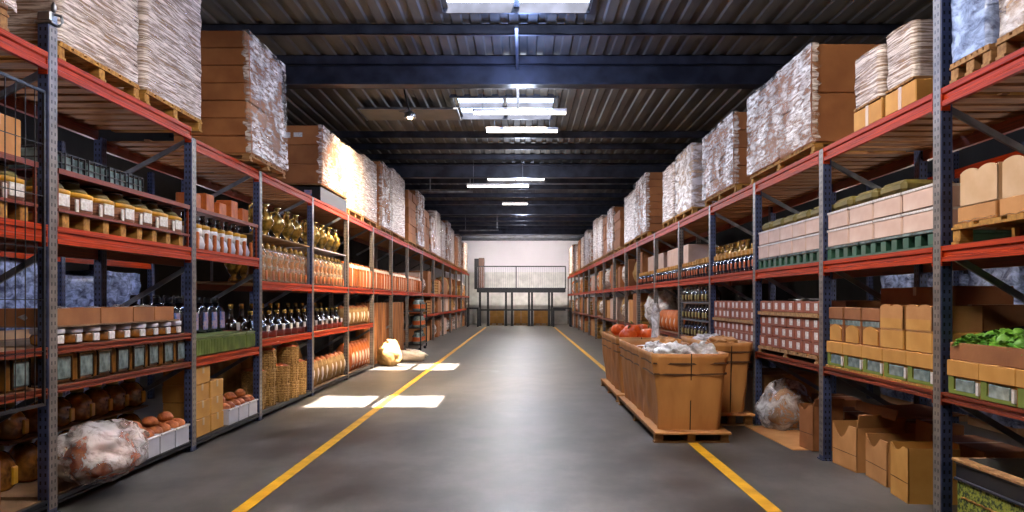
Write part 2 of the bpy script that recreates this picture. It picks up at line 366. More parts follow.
# ------------------------------------------------------------------ pallet racks
def prof_beam(m, side, y0, y1, z1, h, t=.05):
    # stepped box beam, aisle face towards -side
    pr = [(0, 0), (t, 0), (t, h*.28), (t*.55, h*.36), (t*.55, h*.62), (t, h*.7), (t, h), (0, h)]
    vs = []
    for y in (y0, y1):
        for a, b in pr: vs.append((-side*a, y, z1-h+b))
    n = len(pr)
    m.add(vs, [(i, (i+1) % n, n+(i+1) % n, n+i) for i in range(n)]+[tuple(range(n)), tuple(range(n, 2*n))])
def rack(side, X, YS, levels, name, label, topz, nshow):
    """levels(i) -> list of (z, h, deck)"""
    root = link(name, None, loc=(X, YS[0], 0), label=label, cat='pallet rack')
    ox, oy = X, YS[0]
    for i, y in enumerate(YS):
        h = topz(i)
        near = i <= 4
        for q, dx in enumerate((.035, DEP-.05)):
            if q and not near and i % 2: continue
            u = MB(); X0 = side*dx
            u.box(-.045, .045, -.06, .06, 0, h, b=.006)
            if not q: u.box(-side*.045-.003, -side*.045+.003, -.054, .054, .05, h-.01, 1)
            uo = link('upright', u.mesh('upright', [UPM, UPL] if near else [UPL, UPL]), parent=root, loc=(X0, y-oy, 0))
            if near: one('foot_plate', lambda m: m.box(-.06, .06, -.08, .08, 0, .012), UPM, parent=uo)
        if i < 12:
            T = levels(0)[0][0]-.1
            for za, zb in ((T-.05, T-.55), (2.05, 1.5), (.95, .4)):
                b = MB(); b.bar((side*.09, 0, za), (side*(DEP-.09), 0, zb), .05, .03)
                link('brace', b.mesh('brace', BRACE), parent=root, loc=(0, y-oy, 0))
    for i in range(len(YS)-1):
        a, b = YS[i]-oy, YS[i+1]-oy
        for (z, h, deck) in levels(i):
            m = MB(); prof_beam(m, side, a+.065, b-.065, z, h, .035); bmt = BLACK if z < .2 else ORANGE if h > .07 else LIPRED
            bo = link('beam', m.mesh('beam', bmt), parent=root, loc=(side*.025, 0, 0))
            if i < 4:
                for yy in (a+.067, b-.067): one('end_plate', lambda m: m.box(-.039, .03, yy-.006, yy+.006, z-h-.03, z), bmt, parent=bo)
            if i < 9:
                m = MB(); m.box(-.025, .025, a+.05, b-.05, z-h, z)
                link('rear_beam', m.mesh('rear_beam', LIPRED), parent=root, loc=(side*(DEP-.03), 0, 0))
            m = MB()
            if deck == 'slats':
                n = int((b-a)/.26)
                for q in range(n):
                    yy = a+.05+(b-a-.1)*(q+.5)/n
                    m.box(min(side*.04, side*1.06), max(side*.04, side*1.06), yy-.085, yy+.085, z-.035, z-.012)
                m.box(side*.55-.03, side*.55+.03, a+.05, b-.05, z-.012, z-.003)
                link('deck', m.mesh('deck', DECK), parent=root)
            else:
                m.box(min(side*.04, side*1.06), max(side*.04, side*1.06), a+.05, b-.05, z-.03, z-.002)
                link('deck', m.mesh('deck', SHELF), parent=root)
    return root
def Ll(i):
    if i <= 1: return [(3.64, .14, 'slats'), (2.29, .14, 'flat'), (1.33, .06, 'flat'), (1.01, .055, 'flat'), (.13, .06, 'flat')]
    if i == 2: return [(3.53, .13, 'slats'), (2.29, .12, 'flat'), (1.04, .1, 'flat'), (.11, .06, 'flat')]
    r = [(3.53, .13, 'slats'), (1.97, .12, 'flat')]
    if i not in (6, 7, 8): r.append((1.13, .1, 'flat'))
    if i < 6: r.append((.11, .06, 'flat'))
    return r
def Rl(i):
    r = [(3.31, .14, 'slats'), (2.11, .12, 'flat'), (1.0, .07, 'flat')]
    return r
rack(-1, LX, LY, Ll, 'pallet_rack', 'long orange and blue pallet rack down the left side of the aisle', lambda i: 3.87 if i == 1 else 3.64 if i < 2 else 3.53, 0)
rack(1, RX, RY, Rl, 'pallet_rack', 'long orange and blue pallet rack down the right side of the aisle', lambda i: 4.6 if i == 1 else 3.31, 0)
# cap bracket on the tall left upright
cb = link('post_bracket', None, loc=(LX-.035, 6.33, 3.875), label='pale steel bracket clamped on top of the near left rack post', cat='bracket')
one('clamp_plate', lambda m: (m.box(-.07, .07, -.06, .06, 0, .02, b=.004), m.box(-.055, .055, -.05, .05, .02, .1, b=.01)), STEEL, parent=cb)
one('pin', lambda m: m.lathe([(.012, 0), (.02, .02), (.02, .05), (.008, .08)], 10, (.05, 0, .1)), STEEL, parent=cb)
one('side_hook', lambda m: m.tube([(.06, 0, .08), (.11, 0, .07), (.12, 0, .02), (.09, 0, -.01)], .012), STEEL, parent=cb)

# ------------------------------------------------------------------ pallets and loads
def pallet_mesh(w, d, h, matl, side=1, key={}):
    """w along y, d along x; origin bottom centre"""
    m = MB(); n = 7
    for i in range(n):
        y = -w/2+w*(i+.5)/n
        m.box(-d/2, d/2, y-w/n*.4, y+w/n*.4, max(0, h-.022), h)
    for y in (-w/2+.05, 0, w/2-.05):
        if h < .08: continue
        for x in (-d/2+.06, 0, d/2-.06): m.box(x-.05, x+.05, y-.05, y+.05, .02, h-.04, b=.004)
        m.box(-d/2, d/2, y-.05, y+.05, 0, .02)
    for x in (-d/2+.05, 0, d/2-.05) if h > .08 else (): m.box(x-.05, x+.05, -w/2, w/2, h-.04, h-.022)
    return m.mesh('pallet', matl)
def shell(m, w, d, z0, z1, n=16, amp=.02, seed=0, lean=0, top=True, skirt=0):
    """wrinkled skin round a block: w along y, d along x"""
    nz_ = max(8, int((z1-z0)*n)); per = []
    ny = max(6, int(w*n)); nx = max(6, int(d*n)); c = .04
    for i in range(ny): per.append((d/2, -w/2+c+(w-2*c)*i/(ny-1)))
    for i in range(nx): per.append((d/2-c-(d-2*c)*i/(nx-1), w/2))
    for i in range(ny): per.append((-d/2, w/2-c-(w-2*c)*i/(ny-1)))
    for i in range(nx): per.append((-d/2+c+(d-2*c)*i/(nx-1), -w/2))
    k = len(per); vs = []
    for j in range(nz_+1):
        t = j/nz_; z = z0+(z1-z0)*t
        for (x, y) in per:
            q = noise.noise(Vector((x*2+seed*5, y*2+seed, z*9)))*amp+noise.noise(Vector((x*6, y*6+seed*3, z*22+seed)))*amp*.6
            g = 1+.0*t
            L_ = math.hypot(x, y)
            ix, iy = x/L_, y/L_
            vs.append((x+ix*q+lean*t, y+iy*q, z+(noise.noise(Vector((x*3, y*3, seed)))*.03 if t == 1 else 0)))
    fs = [(j*k+i, j*k+(i+1) % k, (j+1)*k+(i+1) % k, (j+1)*k+i) for j in range(nz_) for i in range(k)]
    m.add(vs, fs, 0, True)
    if top: m.add([vs[nz_*k+i] for i in range(k)], [tuple(range(k))])
CNT = [0]
def load(side, y0, y1, zb, h, style, label, pal=WOOD, ph=.14, overhang=.03, depth=1.05, res=14, lean=0, rz=0, x=None, layers=None, cat='pallet load'):
    CNT[0] += 1; sd = CNT[0]
    X = (LX if side < 0 else RX) if x is None else x
    cx = X+side*(depth/2-overhang); w = y1-y0; cy = (y0+y1)/2
    nm = {'wrap': 'wrapped_pallet_load', 'blue': 'wrapped_pallet_load', 'box': 'boxed_pallet_load', 'mix': 'boxed_pallet_load', 'clear': 'wrapped_pallet_load'}[style]
    r = link(nm, None, loc=(cx, cy, zb), rz=rz, label=label, cat=cat)
    link('pallet', pallet_mesh(w-.02, depth-.04, ph, pal), parent=r)
    z0 = ph+.002; z1 = ph+h
    nl = layers or max(2, round(h/.28))
    cm = {'wrap': CARD3, 'blue': CARD3, 'box': CARD, 'mix': CARD, 'clear': CARD3}[style]
    rnd = random.Random(sd)
    if style in ('box', 'mix'):
        # courses of cartons, two per course towards the aisle
        for j in range(nl):
            a = z0+(z1-z0)*j/nl; b = z0+(z1-z0)*(j+1)/nl-.006
            o = rnd.uniform(-.018, .018); ln = lean*(j+.5)/nl
            m = MB(); m.box(-depth/2+.03+o+ln, depth/2-.03+o+ln, -w/2+.02, -.004, a, b, b=.01)
            m2 = MB(); o2 = rnd.uniform(-.02, .02); m2.box(-depth/2+.03+o2+ln, depth/2-.03+o2+ln, .004, w/2-.02, a, b, b=.01)
            link('carton', m.mesh('carton', cm), parent=r); link('carton', m2.mesh('carton', cm), parent=r)
    else:
        m = MB()
        for j in range(nl):
            a = z0+(z1-z0)*j/nl; b = z0+(z1-z0)*(j+1)/nl-.012
            m.box(-depth/2+.06, depth/2-.06, -w/2+.05, w/2-.05, a, b+.02, b=.012)
        link('carton_block', m.mesh('carton_block', cm), parent=r)
    if style != 'box':
        m = MB()
        if style == 'mix':
            # film over the aisle side only, running a little round the corners
            X1 = -side*(depth/2+.005)
            def fn(u, v):
                y = -w/2-.01+(w+.02)*u; z = z0+(z1-z0)*v
                q = noise.noise(Vector((y*2, z*9, sd)))*.014+noise.noise(Vector((y*5, z*20, sd)))*.01
                return (X1-side*(q+.012)+lean*v, y, z)
            m.sheet(fn, int(w*res*1.5), int(h*res*1.5))
            def fn2(u, v):
                xx = X1+side*.07*u*(1+1.2*noise.noise(Vector((v*23, sd, 0)))); z = z0+(z1-z0)*v
                return (xx+lean*v, -w/2-.012-.01*abs(noise.noise(Vector((xx*9, z*9, sd)))), z)
            m.sheet(fn2, 4, int(h*res*1.5))
        else:
            shell(m, w-.02, depth-.04, z0, z1+.01, res, .018, sd, lean)
        link('stretch_wrap', m.mesh('stretch_wrap', {'wrap': WRAPW, 'blue': WRAPB, 'mix': WRAPM, 'clear': WRAPC}[style]), parent=r)
    return r

T1, T2 = 3.642, 3.532
load(-1, 4.2, 5.8, T1, .9, 'mix', 'part wrapped brown pallet load at the top left corner of the picture', res=14)
load(-1, 6.4, 7.78, T1, 1.9, 'wrap', 'tall white stretch wrapped load, nearest on the left top shelf behind the tall post', pal=WOODY, res=22)
load(-1, 7.88, 9.3, T1, 1.95, 'wrap', 'tall white stretch wrapped load beside the plain brown carton stack', pal=WOODY, res=22)
big = load(-1, 10.5, 12.1, T2, 1.62, 'mix', 'tall leaning stack of plain brown cartons on the left top shelf', res=20, layers=7, lean=-.05, ph=.1, overhang=.17)
# stack with a black crate under it
ld = load(-1, 14.75, 17.0, T2+.3, 1.08, 'mix', 'brown carton load with two white labels standing on a black crate', res=16, layers=3, ph=.02)
one('shipping_label', lambda m: (m.box(.12, .24, 0, .004, 0, .1), m.box(.3, .46, 0, .004, .02, .1)), WLAB, parent=ld).location = (-.3, -1.113, .86)
bc = link('black_crate', None, loc=(LX-.5, 15.87, T2), label='black plastic crate under the labelled brown cartons', cat='crate')
one('crate_body', lambda m: m.box(-.52, .5, -1.1, 1.1, 0, .27, b=.01), BLACK, parent=bc)
one('crate_label', lambda m: (m.box(-.05, .08, -1.106, -1.1, .1, .2), m.box(.2, .34, -1.106, -1.1, .1, .2)), BLUEL, parent=bc)
load(-1, 17.15, 18.6, T2, 1.35, 'wrap', 'bright wrapped load just behind the labelled brown cartons, left top shelf', res=16)
load(-1, 18.72, 20.5, T2, 1.45, 'wrap', 'wrapped load second behind the labelled brown cartons, left top shelf', res=16)
load(-1, 21.0, 22.7, T2, 1.7, 'mix', 'brown carton stack with a film patch, before the long far row on the left', res=12, ph=.12)
load(-1, 22.9, 25.4, T2, 1.8, 'wrap', 'tall pale wrapped load behind the film patched brown stack, left top shelf', res=12)
ys = [26.2, 28.2, 30.2, 32.4, 34.6, 37, 39.4, 42, 44.6, 47.2, 50, 52.8]
st = ['box', 'mix', 'box', 'mix', 'wrap', 'wrap', 'mix', 'wrap', 'box', 'wrap', 'mix', 'wrap']
hh = [1.45, 1.7, 1.3, 1.25, 1.7, 1.5, 1.75, 1.6, 1.4, 1.7, 1.5, 1.6]
DS = {'box': 'plain brown carton stack', 'mix': 'brown cartons partly wrapped', 'wrap': 'white wrapped pallet load', 'clear': 'clear wrapped pallet load'}
for i, y in enumerate(ys):
    load(-1, y, y+1.9, T2, hh[i]+.2, st[i], '%s, %s from the far end of the left top shelf' % (DS[st[i]], ORD[len(ys)-1-i]), res=6)
TR = 3.312
load(1, 4.2, 5.4, TR, 1.3, 'clear', 'clear wrapped tan load at the top right corner beside the bluish one', res=12)
load(1, 5.45, 5.98, TR, 1.5, 'blue', 'bluish wrapped load behind the tall right rack post', res=30, depth=1.0)  # blue wrap tint paints in the bluish light on this load
for q, (a, b) in enumerate(((6.5, 7.05), (7.12, 7.72))):
    r = link('carton_tray_base', None, loc=(RX+.5, (a+b)/2, TR), label=('tan carton base under the nearer small wrapped block', 'tan carton base under the farther small wrapped block')[q]+', right top shelf', cat='box')
    one('lower_carton', lambda m: m.box(-.5, .5, -(b-a)/2, (b-a)/2, 0, .19, b=.008), CARDG, parent=r)
    one('tape', lambda m: m.box(-.502, -.49, -.03, .03, .0, .192), TAPE, parent=r)
    load(1, a+.01, b-.01, TR+.195, .46 if q == 0 else .46, 'wrap', ('nearer', 'farther')[q]+' of the two small wrapped blocks on the right top shelf', res=26, ph=.02, depth=.9 if q == 0 else .85)
load(1, 8.74, 11.2, TR, 1.08, 'mix', 'widest wrapped brown load, over the white boxes on the right', res=18, layers=2, ph=.12, pal=WOODY)
load(1, 11.95, 14.0, TR, 1.08, 'mix', 'wrapped load just beyond the widest brown load, right top shelf', res=18, layers=4, ph=.13, pal=WOODY)
load(1, 15.0, 16.7, TR, 1.2, 'clear', 'tan clear wrapped load second beyond the widest brown load, right', res=14, pal=WOODY)
load(1, 16.85, 18.2, TR, 1.15, 'wrap', 'narrow white wrapped load beside the tan wrapped one, right top shelf', res=12, pal=WOODY)
load(1, 20.3, 22.6, TR, 1.5, 'mix', 'bulging brown load in white film in the middle of the right top shelf', res=14, pal=WOODY, layers=8)
load(1, 22.75, 25.0, TR, 1.4, 'wrap', 'white wrapped load right behind the bulging film covered one', res=12, pal=WOODY)
ys = [26, 27.9, 29.8, 32, 34.2, 36.6, 39, 41.6, 44.2, 47, 49.8, 52.8]
st = ['box', 'mix', 'box', 'wrap', 'wrap', 'mix', 'wrap', 'wrap', 'box', 'wrap', 'mix', 'wrap']
hh = [1.1, 1.4, 1.3, 1.5, 1.6, 1.2, 1.5, 1.35, 1.4, 1.3, 1.5, 1.5]
for i, y in enumerate(ys):
    load(1, y, y+1.8, TR, hh[i]+.1+.012*i, st[i], '%s, %s from the far end of the right top shelf' % (DS[st[i]], ORD[len(ys)-1-i]), res=6)
# ------------------------------------------------------------------ goods: front of each faces local -x
def at(side, y, z, dep=.2): return ((LX if side < 0 else RX)+side*dep, y, z)
def RZ(side): return PI if side < 0 else 0
def jit(a): return random.uniform(-a, a)

# honey jar: striped brown base, white label, yellow shoulder, olive neck
honey = Kind('honey_jar', 'jar').body(lambda m: m.lathe([(.155, 0), (.165, .02), (.165, .15)], 24, sq=4, mi=0), BRNG)
honey.part('yellow_band', lambda m: m.lathe([(.168, .15), (.168, .19), (.15, .2)], 24, sq=4), YBAND)
honey.part('label', lambda m: m.box(-.172, -.16, -.085, .085, .035, .15, b=.004), WLAB, 'white paper label')
honey.part('side_label', lambda m: m.box(-.17, -.155, .11, .155, .0, .13, b=.004), WLAB)
honey.part('neck', lambda m: m.lathe([(.145, .2), (.12, .25), (.085, .27), (.08, .29)], 20, sq=3), OLIVE)
honey.part('lid', lambda m: m.lathe([(.09, .29), (.09, .325), (.08, .33)], 20), DARKG)
pear = Kind('pear_bottle', 'bottle').body(lambda m: m.lathe([(.07, 0), (.115, .02), (.125, .07), (.1, .14), (.085, .16)], 20), WPLA)
pear.part('orange_stripe', lambda m: m.box(-.13, -.09, -.13, -.08, .0, .2, b=.01), SACKO)
pear.part('label', lambda m: m.lathe([(.086, .16), (.088, .25), (.08, .252)], 20), WLAB)
pear.part('yellow_band', lambda m: m.lathe([(.089, .25), (.086, .29), (.05, .3)], 20), YBAND)
pear.part('neck', lambda m: m.lathe([(.05, .3), (.032, .34), (.03, .4), (.038, .41)], 16), DARKG)
wjar = Kind('preserve_jar', 'jar').body(lambda m: m.lathe([(.09, 0), (.11, .015), (.115, .07), (.1, .09)], 20, sq=3), AMBER)
wjar.part('lid', lambda m: m.lathe([(.112, .09), (.116, .1), (.116, .135), (.1, .142)], 20, sq=3), WPLA, 'white lid')
wjar.part('label', lambda m: m.box(-.122, -.105, -.03, .06, .01, .08, b=.004), WLAB)
winj = Kind('window_canister', 'canister').body(lambda m: (m.box(-.12, .12, -.15, .15, 0, .25, b=.02),), mat('ochre_paint', '#8a5a20', .35, nscale=6, c2='#5e3c14'))
winj.part('glass_window', lambda m: m.box(-.135, -.118, -.095, .095, .035, .225, b=.01), GLASSG)
winj.part('window_rim', lambda m: (m.box(-.137, -.11, -.115, -.095, .02, .24, b=.004), m.box(-.137, -.11, .095, .115, .02, .24, b=.004), m.box(-.137, -.11, -.115, .115, .222, .245, b=.004)), DARKG)
winj.part('lid', lambda m: m.box(-.1, .1, -.12, .12, .25, .275, b=.01), DARKG)
jug = Kind('amber_jug', 'jar').body(lambda m: m.lathe([(.11, 0), (.14, .03), (.15, .12), (.14, .2), (.09, .26), (.05, .28)], 24), AMBER)
jug.part('cap', lambda m: m.lathe([(.055, .28), (.06, .29), (.06, .32), (.05, .325)], 16), OLIVE)
jug.part('label', lambda m: m.box(-.158, -.135, -.045, .03, .04, .17, b=.008), YBAND)  # yellow patch paints the highlight on the amber glass
bin_ = Kind('plastic_box', 'box').body(lambda m: (m.box(-.2, .2, -.165, .165, 0, .02), m.box(-.2, -.185, -.165, .165, .02, .2, b=.004), m.box(.185, .2, -.165, .165, .02, .2, b=.004), m.box(-.2, .2, -.165, -.15, .02, .2, b=.004), m.box(-.2, .2, .15, .165, .02, .2, b=.004)), WPLA)
bin_.part('rim', lambda m: (m.box(-.215, -.2, -.17, .17, .18, .2, b=.004),), WLAB)
bun = Kind('bread_roll', 'bread').body(lambda m: m.blob((0, 0, .04), (.085, .08, .06), 3, .12, nu=16, nv=10, flat=-.7), BUN)
bbot = Kind('black_bottle', 'bottle').body(lambda m: m.lathe([(.085, 0), (.09, .02), (.09, .28), (.06, .33), (.035, .35)], 18, sq=2.6), NAVY)
bbot.part('label', lambda m: m.box(-.1, -.082, -.055, .055, .04, .24, b=.008), BLUEL, 'blue and white label')
bbot.part('cap', lambda m: m.lathe([(.034, .35), (.04, .36), (.04, .4), (.03, .41)], 12), BLACK)
def gcr(m):
    m.box(-.2, .2, -.19, .19, 0, .2, b=.01)
    for i in range(9):
        y = -.17+.34*i/8; m.box(-.21, -.2, y-.009, y+.009, .015, .185)
gcrate = Kind('green_crate', 'crate').body(gcr, GREENC)
gcrate.part('lid', lambda m: m.box(-.21, .21, -.2, .2, .2, .225, b=.008), mat('crate_lid_green', '#6d7a3a', .5, nscale=4))
flask = Kind('glass_flask', 'bottle').body(lambda m: m.lathe([(.07, 0), (.085, .02), (.075, .2), (.06, .33), (.085, .4), (.06, .48), (.03, .53)], 20), CLEAR)
flask.part('amber_fill', lambda m: m.lathe([(.05, .02), (.065, .04), (.058, .2), (.045, .32), (.068, .4), (.045, .46), (.015, .48)], 14), mat('amber_liquid', '#d98a34', .3, nscale=7, c2='#b3641c'))
flask.part('gold_collar', lambda m: m.lathe([(.032, .5), (.04, .54), (.03, .58), (.012, .6)], 14), GOLD)
flask.part('label', lambda m: m.box(-.086, -.07, -.03, .03, .03, .17, b=.006), SACKO)
dec = Kind('gold_decanter', 'vase').body(lambda m: m.lathe([(.05, 0), (.06, .015), (.025, .05), (.06, .1), (.1, .17), (.08, .25), (.03, .29), (.025, .35), (.05, .38)], 20), GOLD)
dec.part('handle', lambda m: m.tube([(0, .09, .17), (0, .14, .23), (0, .13, .3), (0, .05, .33), (0, .02, .34)], .012, 7), GOLD)
dec.part('spout', lambda m: m.tube([(0, -.09, .15), (0, -.14, .2), (0, -.13, .28), (0, -.16, .33)], .014, 7), GOLD)
redb = Kind('sauce_bottle', 'bottle').body(lambda m: m.lathe([(.1, .0), (.115, .02), (.115, .16), (.09, .2), (.04, .25), (.03, .34), (.036, .35)], 18), DARKG)
redb.part('red_base', lambda m: m.lathe([(.117, 0), (.12, .02), (.12, .1), (.116, .105)], 18), REDB)
redb.part('label', lambda m: m.box(-.126, -.1, -.05, .045, .1, .19, b=.008), WLAB)
redb.part('cap', lambda m: m.lathe([(.034, .35), (.038, .4), (.03, .41)], 12), GOLD)
sack = Kind('paper_packet', 'packet').body(lambda m: m.lathe([(.13, 0), (.15, .03), (.15, .36), (.13, .46), (.09, .5)], 20, sq=3.5, sx=.8), SACKW)
sack.part('orange_panel', lambda m: (m.box(-.135, -.1, -.155, -.06, .02, .42, b=.01), m.box(-.135, -.1, .08, .15, .02, .42, b=.01)), SACKO)
sack.part('top_fold', lambda m: m.box(-.03, .03, -.1, .1, .49, .54, b=.01), SACKO)
def bask(m):
    n = 7
    for j in range(n):
        z = .02+j*.042; r = .155+.012*math.sin(j/n*PI)
        m.lathe([(r, z-.02), (r+.012, z), (r, z+.02)], 22, caps=False)
    m.lathe([(.15, 0), (.15, .01)], 22)
    for i in range(14):
        a = 2*PI*i/14; m.tube([(.165*math.cos(a), .165*math.sin(a), 0), (.172*math.cos(a), .172*math.sin(a), .29)], .008, 5)
    m.lathe([(.175, .28), (.182, .295), (.17, .31)], 22, caps=False)
    m.lathe([(.15, .24), (.15, .26)], 22)
basket = Kind('straw_basket', 'basket').body(bask, STRAW)
basket.part('contents', lambda m: m.blob((0, 0, .29), (.15, .15, .06), 5, .4, fr=4, nu=18, nv=10), ORG)
spk = Kind('standing_sack', 'sack').body(lambda m: m.blob((0, 0, .2), (.13, .13, .23), 4, .18, nu=18, nv=14, flat=-.87), SACKT)
spk.part('white_stripe', lambda m: m.blob((-.028, 0, .2), (.112, .06, .19), 2, .12, nu=14, nv=12, flat=-.9), SACKW)
spk.part('orange_top', lambda m: m.blob((0, 0, .36), (.09, .1, .09), 6, .25, nu=14, nv=10), SACKO)
obag = Kind('orange_bag', 'bag').body(lambda m: m.blob((0, 0, .22), (.15, .14, .25), 8, .16, nu=18, nv=14, flat=-.87), SACKO)
obag.part('white_panel', lambda m: m.blob((-.05, .03, .2), (.11, .05, .18), 2, .1, nu=12, nv=10), SACKW)
def carton(w, d, h, mt, tape=True, name='cardboard_carton', b=.008):
    k = Kind(name, 'box').body(lambda m: m.box(-d/2, d/2, -w/2, w/2, 0, h, b=b), mt)
    if tape: k.part('tape', lambda m: (m.box(-d/2-.0015, d/2+.0015, -.03, .03, h-.0, h+.0015), m.box(-d/2-.0015, -d/2, -.03, .03, h-.08, h)), TAPE)
    return k
whb = Kind('white_carton', 'box').body(lambda m: m.box(-.25, .25, -.228, .228, 0, .175, b=.012), PALEB)
whb.part('white_edge', lambda m: (m.box(-.256, -.244, -.231, .231, .16, .18), m.box(-.254, .25, -.232, -.226, .16, .18)), WLAB)
ocap = Kind('padded_lid', 'lid').body(lambda m: m.box(-.25, .23, -.2, .2, 0, .12, b=.04), OLIVE)
def arch(m):
    m.box(-.2, .2, -.2, .2, 0, .35, b=.006)
disp = Kind('window_carton', 'box').body(lambda m: (m.box(-.22, .22, -.2, .2, .13, .25, b=.006), m.box(-.2, .22, -.195, .195, 0, .13)), CARDG)
disp.part('glass_jar_window', lambda m: m.box(-.214, -.2, -.14, .1, .02, .12, b=.01), GLASSG, 'grey glass window')
disp.part('green_base', lambda m: (m.box(-.212, -.2, -.19, .19, 0, .035, b=.003), m.box(-.212, -.2, .12, .19, .03, .128)), mat('olive_green_print', '#7b8a3a', .5, nscale=9))
disp.part('white_tag', lambda m: m.box(-.218, -.2, -.19, -.16, .02, .11), WLAB)
def arc(m):
    pts = [(-.15, .0)]+[(-.15+.3*i/10, .13+.04*math.sin(PI*i/10)) for i in range(11)]+[(.15, 0)]
    n = len(pts); vs = [(-.212, y, .01+z) for y, z in pts]+[(-.2, y, .01+z) for y, z in pts]
    m.add(vs, [tuple(range(n)), tuple(range(n, 2*n))]+[(i, (i+1) % n, n+(i+1) % n, n+i) for i in range(n)])
archc = Kind('arched_display_carton', 'box').body(lambda m: (m.box(-.2, .2, -.185, .185, 0, .23, b=.004), m.box(-.21, .2, -.19, .19, .23, .35, b=.006)), CARD)
archc.part('arched_front', arc, CARDG)
archc.part('glass_strip', lambda m: m.box(-.208, -.199, -.17, .17, .175, .225), GLASSG)
def wavy(m, w=.42, d=.4, h=.32, amp=.03, side=True):
    n = 12
    def edge(t): return h-amp+amp*(abs(math.sin(PI*2*t))**.7)
    vs = []
    for x in (-d/2, -d/2+.012):
        for i in range(n+1): vs.append((x, -w/2+w*i/n, edge(i/n)))
        for i in range(n+1): vs.append((x, -w/2+w*i/n, 0))
    k = n+1
    for i in range(n):
        m.add([vs[i], vs[i+1], vs[k+i+1], vs[k+i]], [(0, 1, 2, 3)]); m.add([vs[2*k+i], vs[2*k+i+1], vs[3*k+i+1], vs[3*k+i]], [(0, 1, 2, 3)])
        m.add([vs[i], vs[i+1], vs[2*k+i+1], vs[2*k+i]], [(0, 1, 2, 3)])
    m.box(-d/2+.012, d/2, -w/2, -w/2+.012, 0, h-.015); m.box(-d/2+.012, d/2, w/2-.012, w/2, 0, h-.015); m.box(d/2-.012, d/2, -w/2, w/2, 0, h-.015)
    m.box(-d/2, d/2, -w/2, w/2, 0, .012); m.box(-d/2+.02, d/2-.02, -w/2+.02, w/2-.02, .012, h-.06)
wav = Kind('wavy_top_carton', 'box').body(lambda m: wavy(m), CARD2)
wav.part('front_band', lambda m: m.box(-.203, -.2, -.2, .2, .015, .14), CARDG)
wavt = Kind('display_carton', 'box').body(lambda m: (wavy(m, .46, .42, .4, .04), ), CARD3)
wavt.part('bottom_tray', lambda m: m.box(-.225, .22, -.24, .24, -.18, -.002, b=.006), CARD2)
pack = Kind('rose_carton', 'box').body(lambda m: m.box(-.14, .14, -.135, .135, 0, .135, b=.006), PINKB)
pack.part('label', lambda m: m.box(-.142, -.139, -.06, .04, .03, .11), WLAB, 'white label')
tbot = Kind('tan_topped_bottle', 'bottle').body(lambda m: m.lathe([(.07, 0), (.075, .02), (.075, .17), (.05, .2)], 14, sq=2.5), NAVY)
tbot.part('tan_cap', lambda m: m.box(-.06, .06, -.05, .05, .2, .27, b=.01), CARDG)
tbot.part('label', lambda m: m.box(-.082, -.07, -.03, .03, .05, .13, b=.004), ORG)
dbot = Kind('dark_bottle', 'bottle').body(lambda m: m.lathe([(.07, 0), (.075, .015), (.075, .15), (.035, .19), (.028, .24), (.034, .25)], 14), DARKG)
dbot.part('label', lambda m: m.box(-.082, -.066, -.03, .03, .04, .12, b=.005), mat('label_olive', '#a79a5c', .5, nscale=20))

def row(kind, side, ys, z, dep, text, parts=True, group=None, j=.01, sc=None, rj=.05, last=False):
    n = len(ys)
    for i, y in enumerate(ys):
        lb = text.replace('#', ORD[i]) if '#' in text else text
        s_ = sc if sc else None
        kind.put(at(side, y, z, dep+jit(j)), lb, RZ(side)+jit(rj), group=group, sc=s_, parts=parts)
def lin(a, b, n): return [a+(b-a)*i/(n-1) for i in range(n)]
ZC = 2.292
# ---- left bay 2 (behind the tall near post)
def stand(y0, y1, z, name_label, ztop, dep=.5, blocks=True):
    r = link('display_stand', None, loc=(LX, y0, z), label=name_label, cat='display stand'); w = y1-y0
    if blocks: one('base_shelf', lambda m: m.box(-dep, 0, 0, w, .12, .145), LIPRED, parent=r)
    one('top_shelf', lambda m: (m.box(-dep, 0, 0, w, ztop-.012, ztop), m.box(-.012, .004, 0, w, ztop-.035, ztop+.008)), LIPRED, parent=r)
    for i in range(8 if blocks else 0):
        yy = w*(i+.5)/8
        one('block', lambda m: m.box(-dep+.02, -.03, yy-.05, yy+.05, 0, .12, b=.004), WOODY, parent=r)
    for i, yy in enumerate((.012, w-.012)):
        one('side_post', lambda m: (m.box(-dep, -dep+.02, yy-.01, yy+.01, 0, ztop-.012), m.box(-.03, -.01, yy-.01, yy+.01, 0, ztop-.012), m.box(-dep+.02, -.03, yy-.01, yy+.01, .0, .02)), LIPRED, parent=r)
    return r
stand(6.42, 8.96, 2.292, 'red two tier display stand holding the yellow topped jars', .46)
row(honey, -1, lin(6.56, 8.76, 7), 2.292+.147, .21, 'brown striped jar with yellow band, # from the camera, second left bay, upper level', sc=(1, 1, .88))
for i, y in enumerate(lin(6.55, 8.0, 5)):
    c = link('wire_tote', None, loc=(LX-.3, y, 2.754), label='%s grey wire framed tote from the camera, over the yellow topped jars' % ORD[i], cat='tote')
    one('tote_body', lambda m: m.box(-.15, .15, -.14, .14, .01, .17, b=.01), GLASSG, parent=c)
    def wf(m):
        for yy in (-.15, -.05, .05, .15):
            m.box(.155, .165, yy-.006, yy+.006, 0, .19); m.box(-.165, -.155, yy-.006, yy+.006, 0, .19)
        for zz in (0, .09, .18): m.box(-.165, .165, -.155, -.145, zz, zz+.01); m.box(.155, .165, -.155, .155, zz, zz+.01); m.box(-.165, .165, .145, .155, zz, zz+.01)
    one('wire_frame', wf, BLACK, parent=c)
# dark red cartons behind, upper level
kk = carton(.8, .4, .5, mat('carton_dark_red', '#7a3322', .7, nscale=3, c2='#612818'), False)
for i, y in enumerate((6.8, 7.65, 8.5)): kk.put(at(-1, y, ZC, .85), '%s dark red carton behind the yellow topped jars on the upper level' % ORD[i], PI)
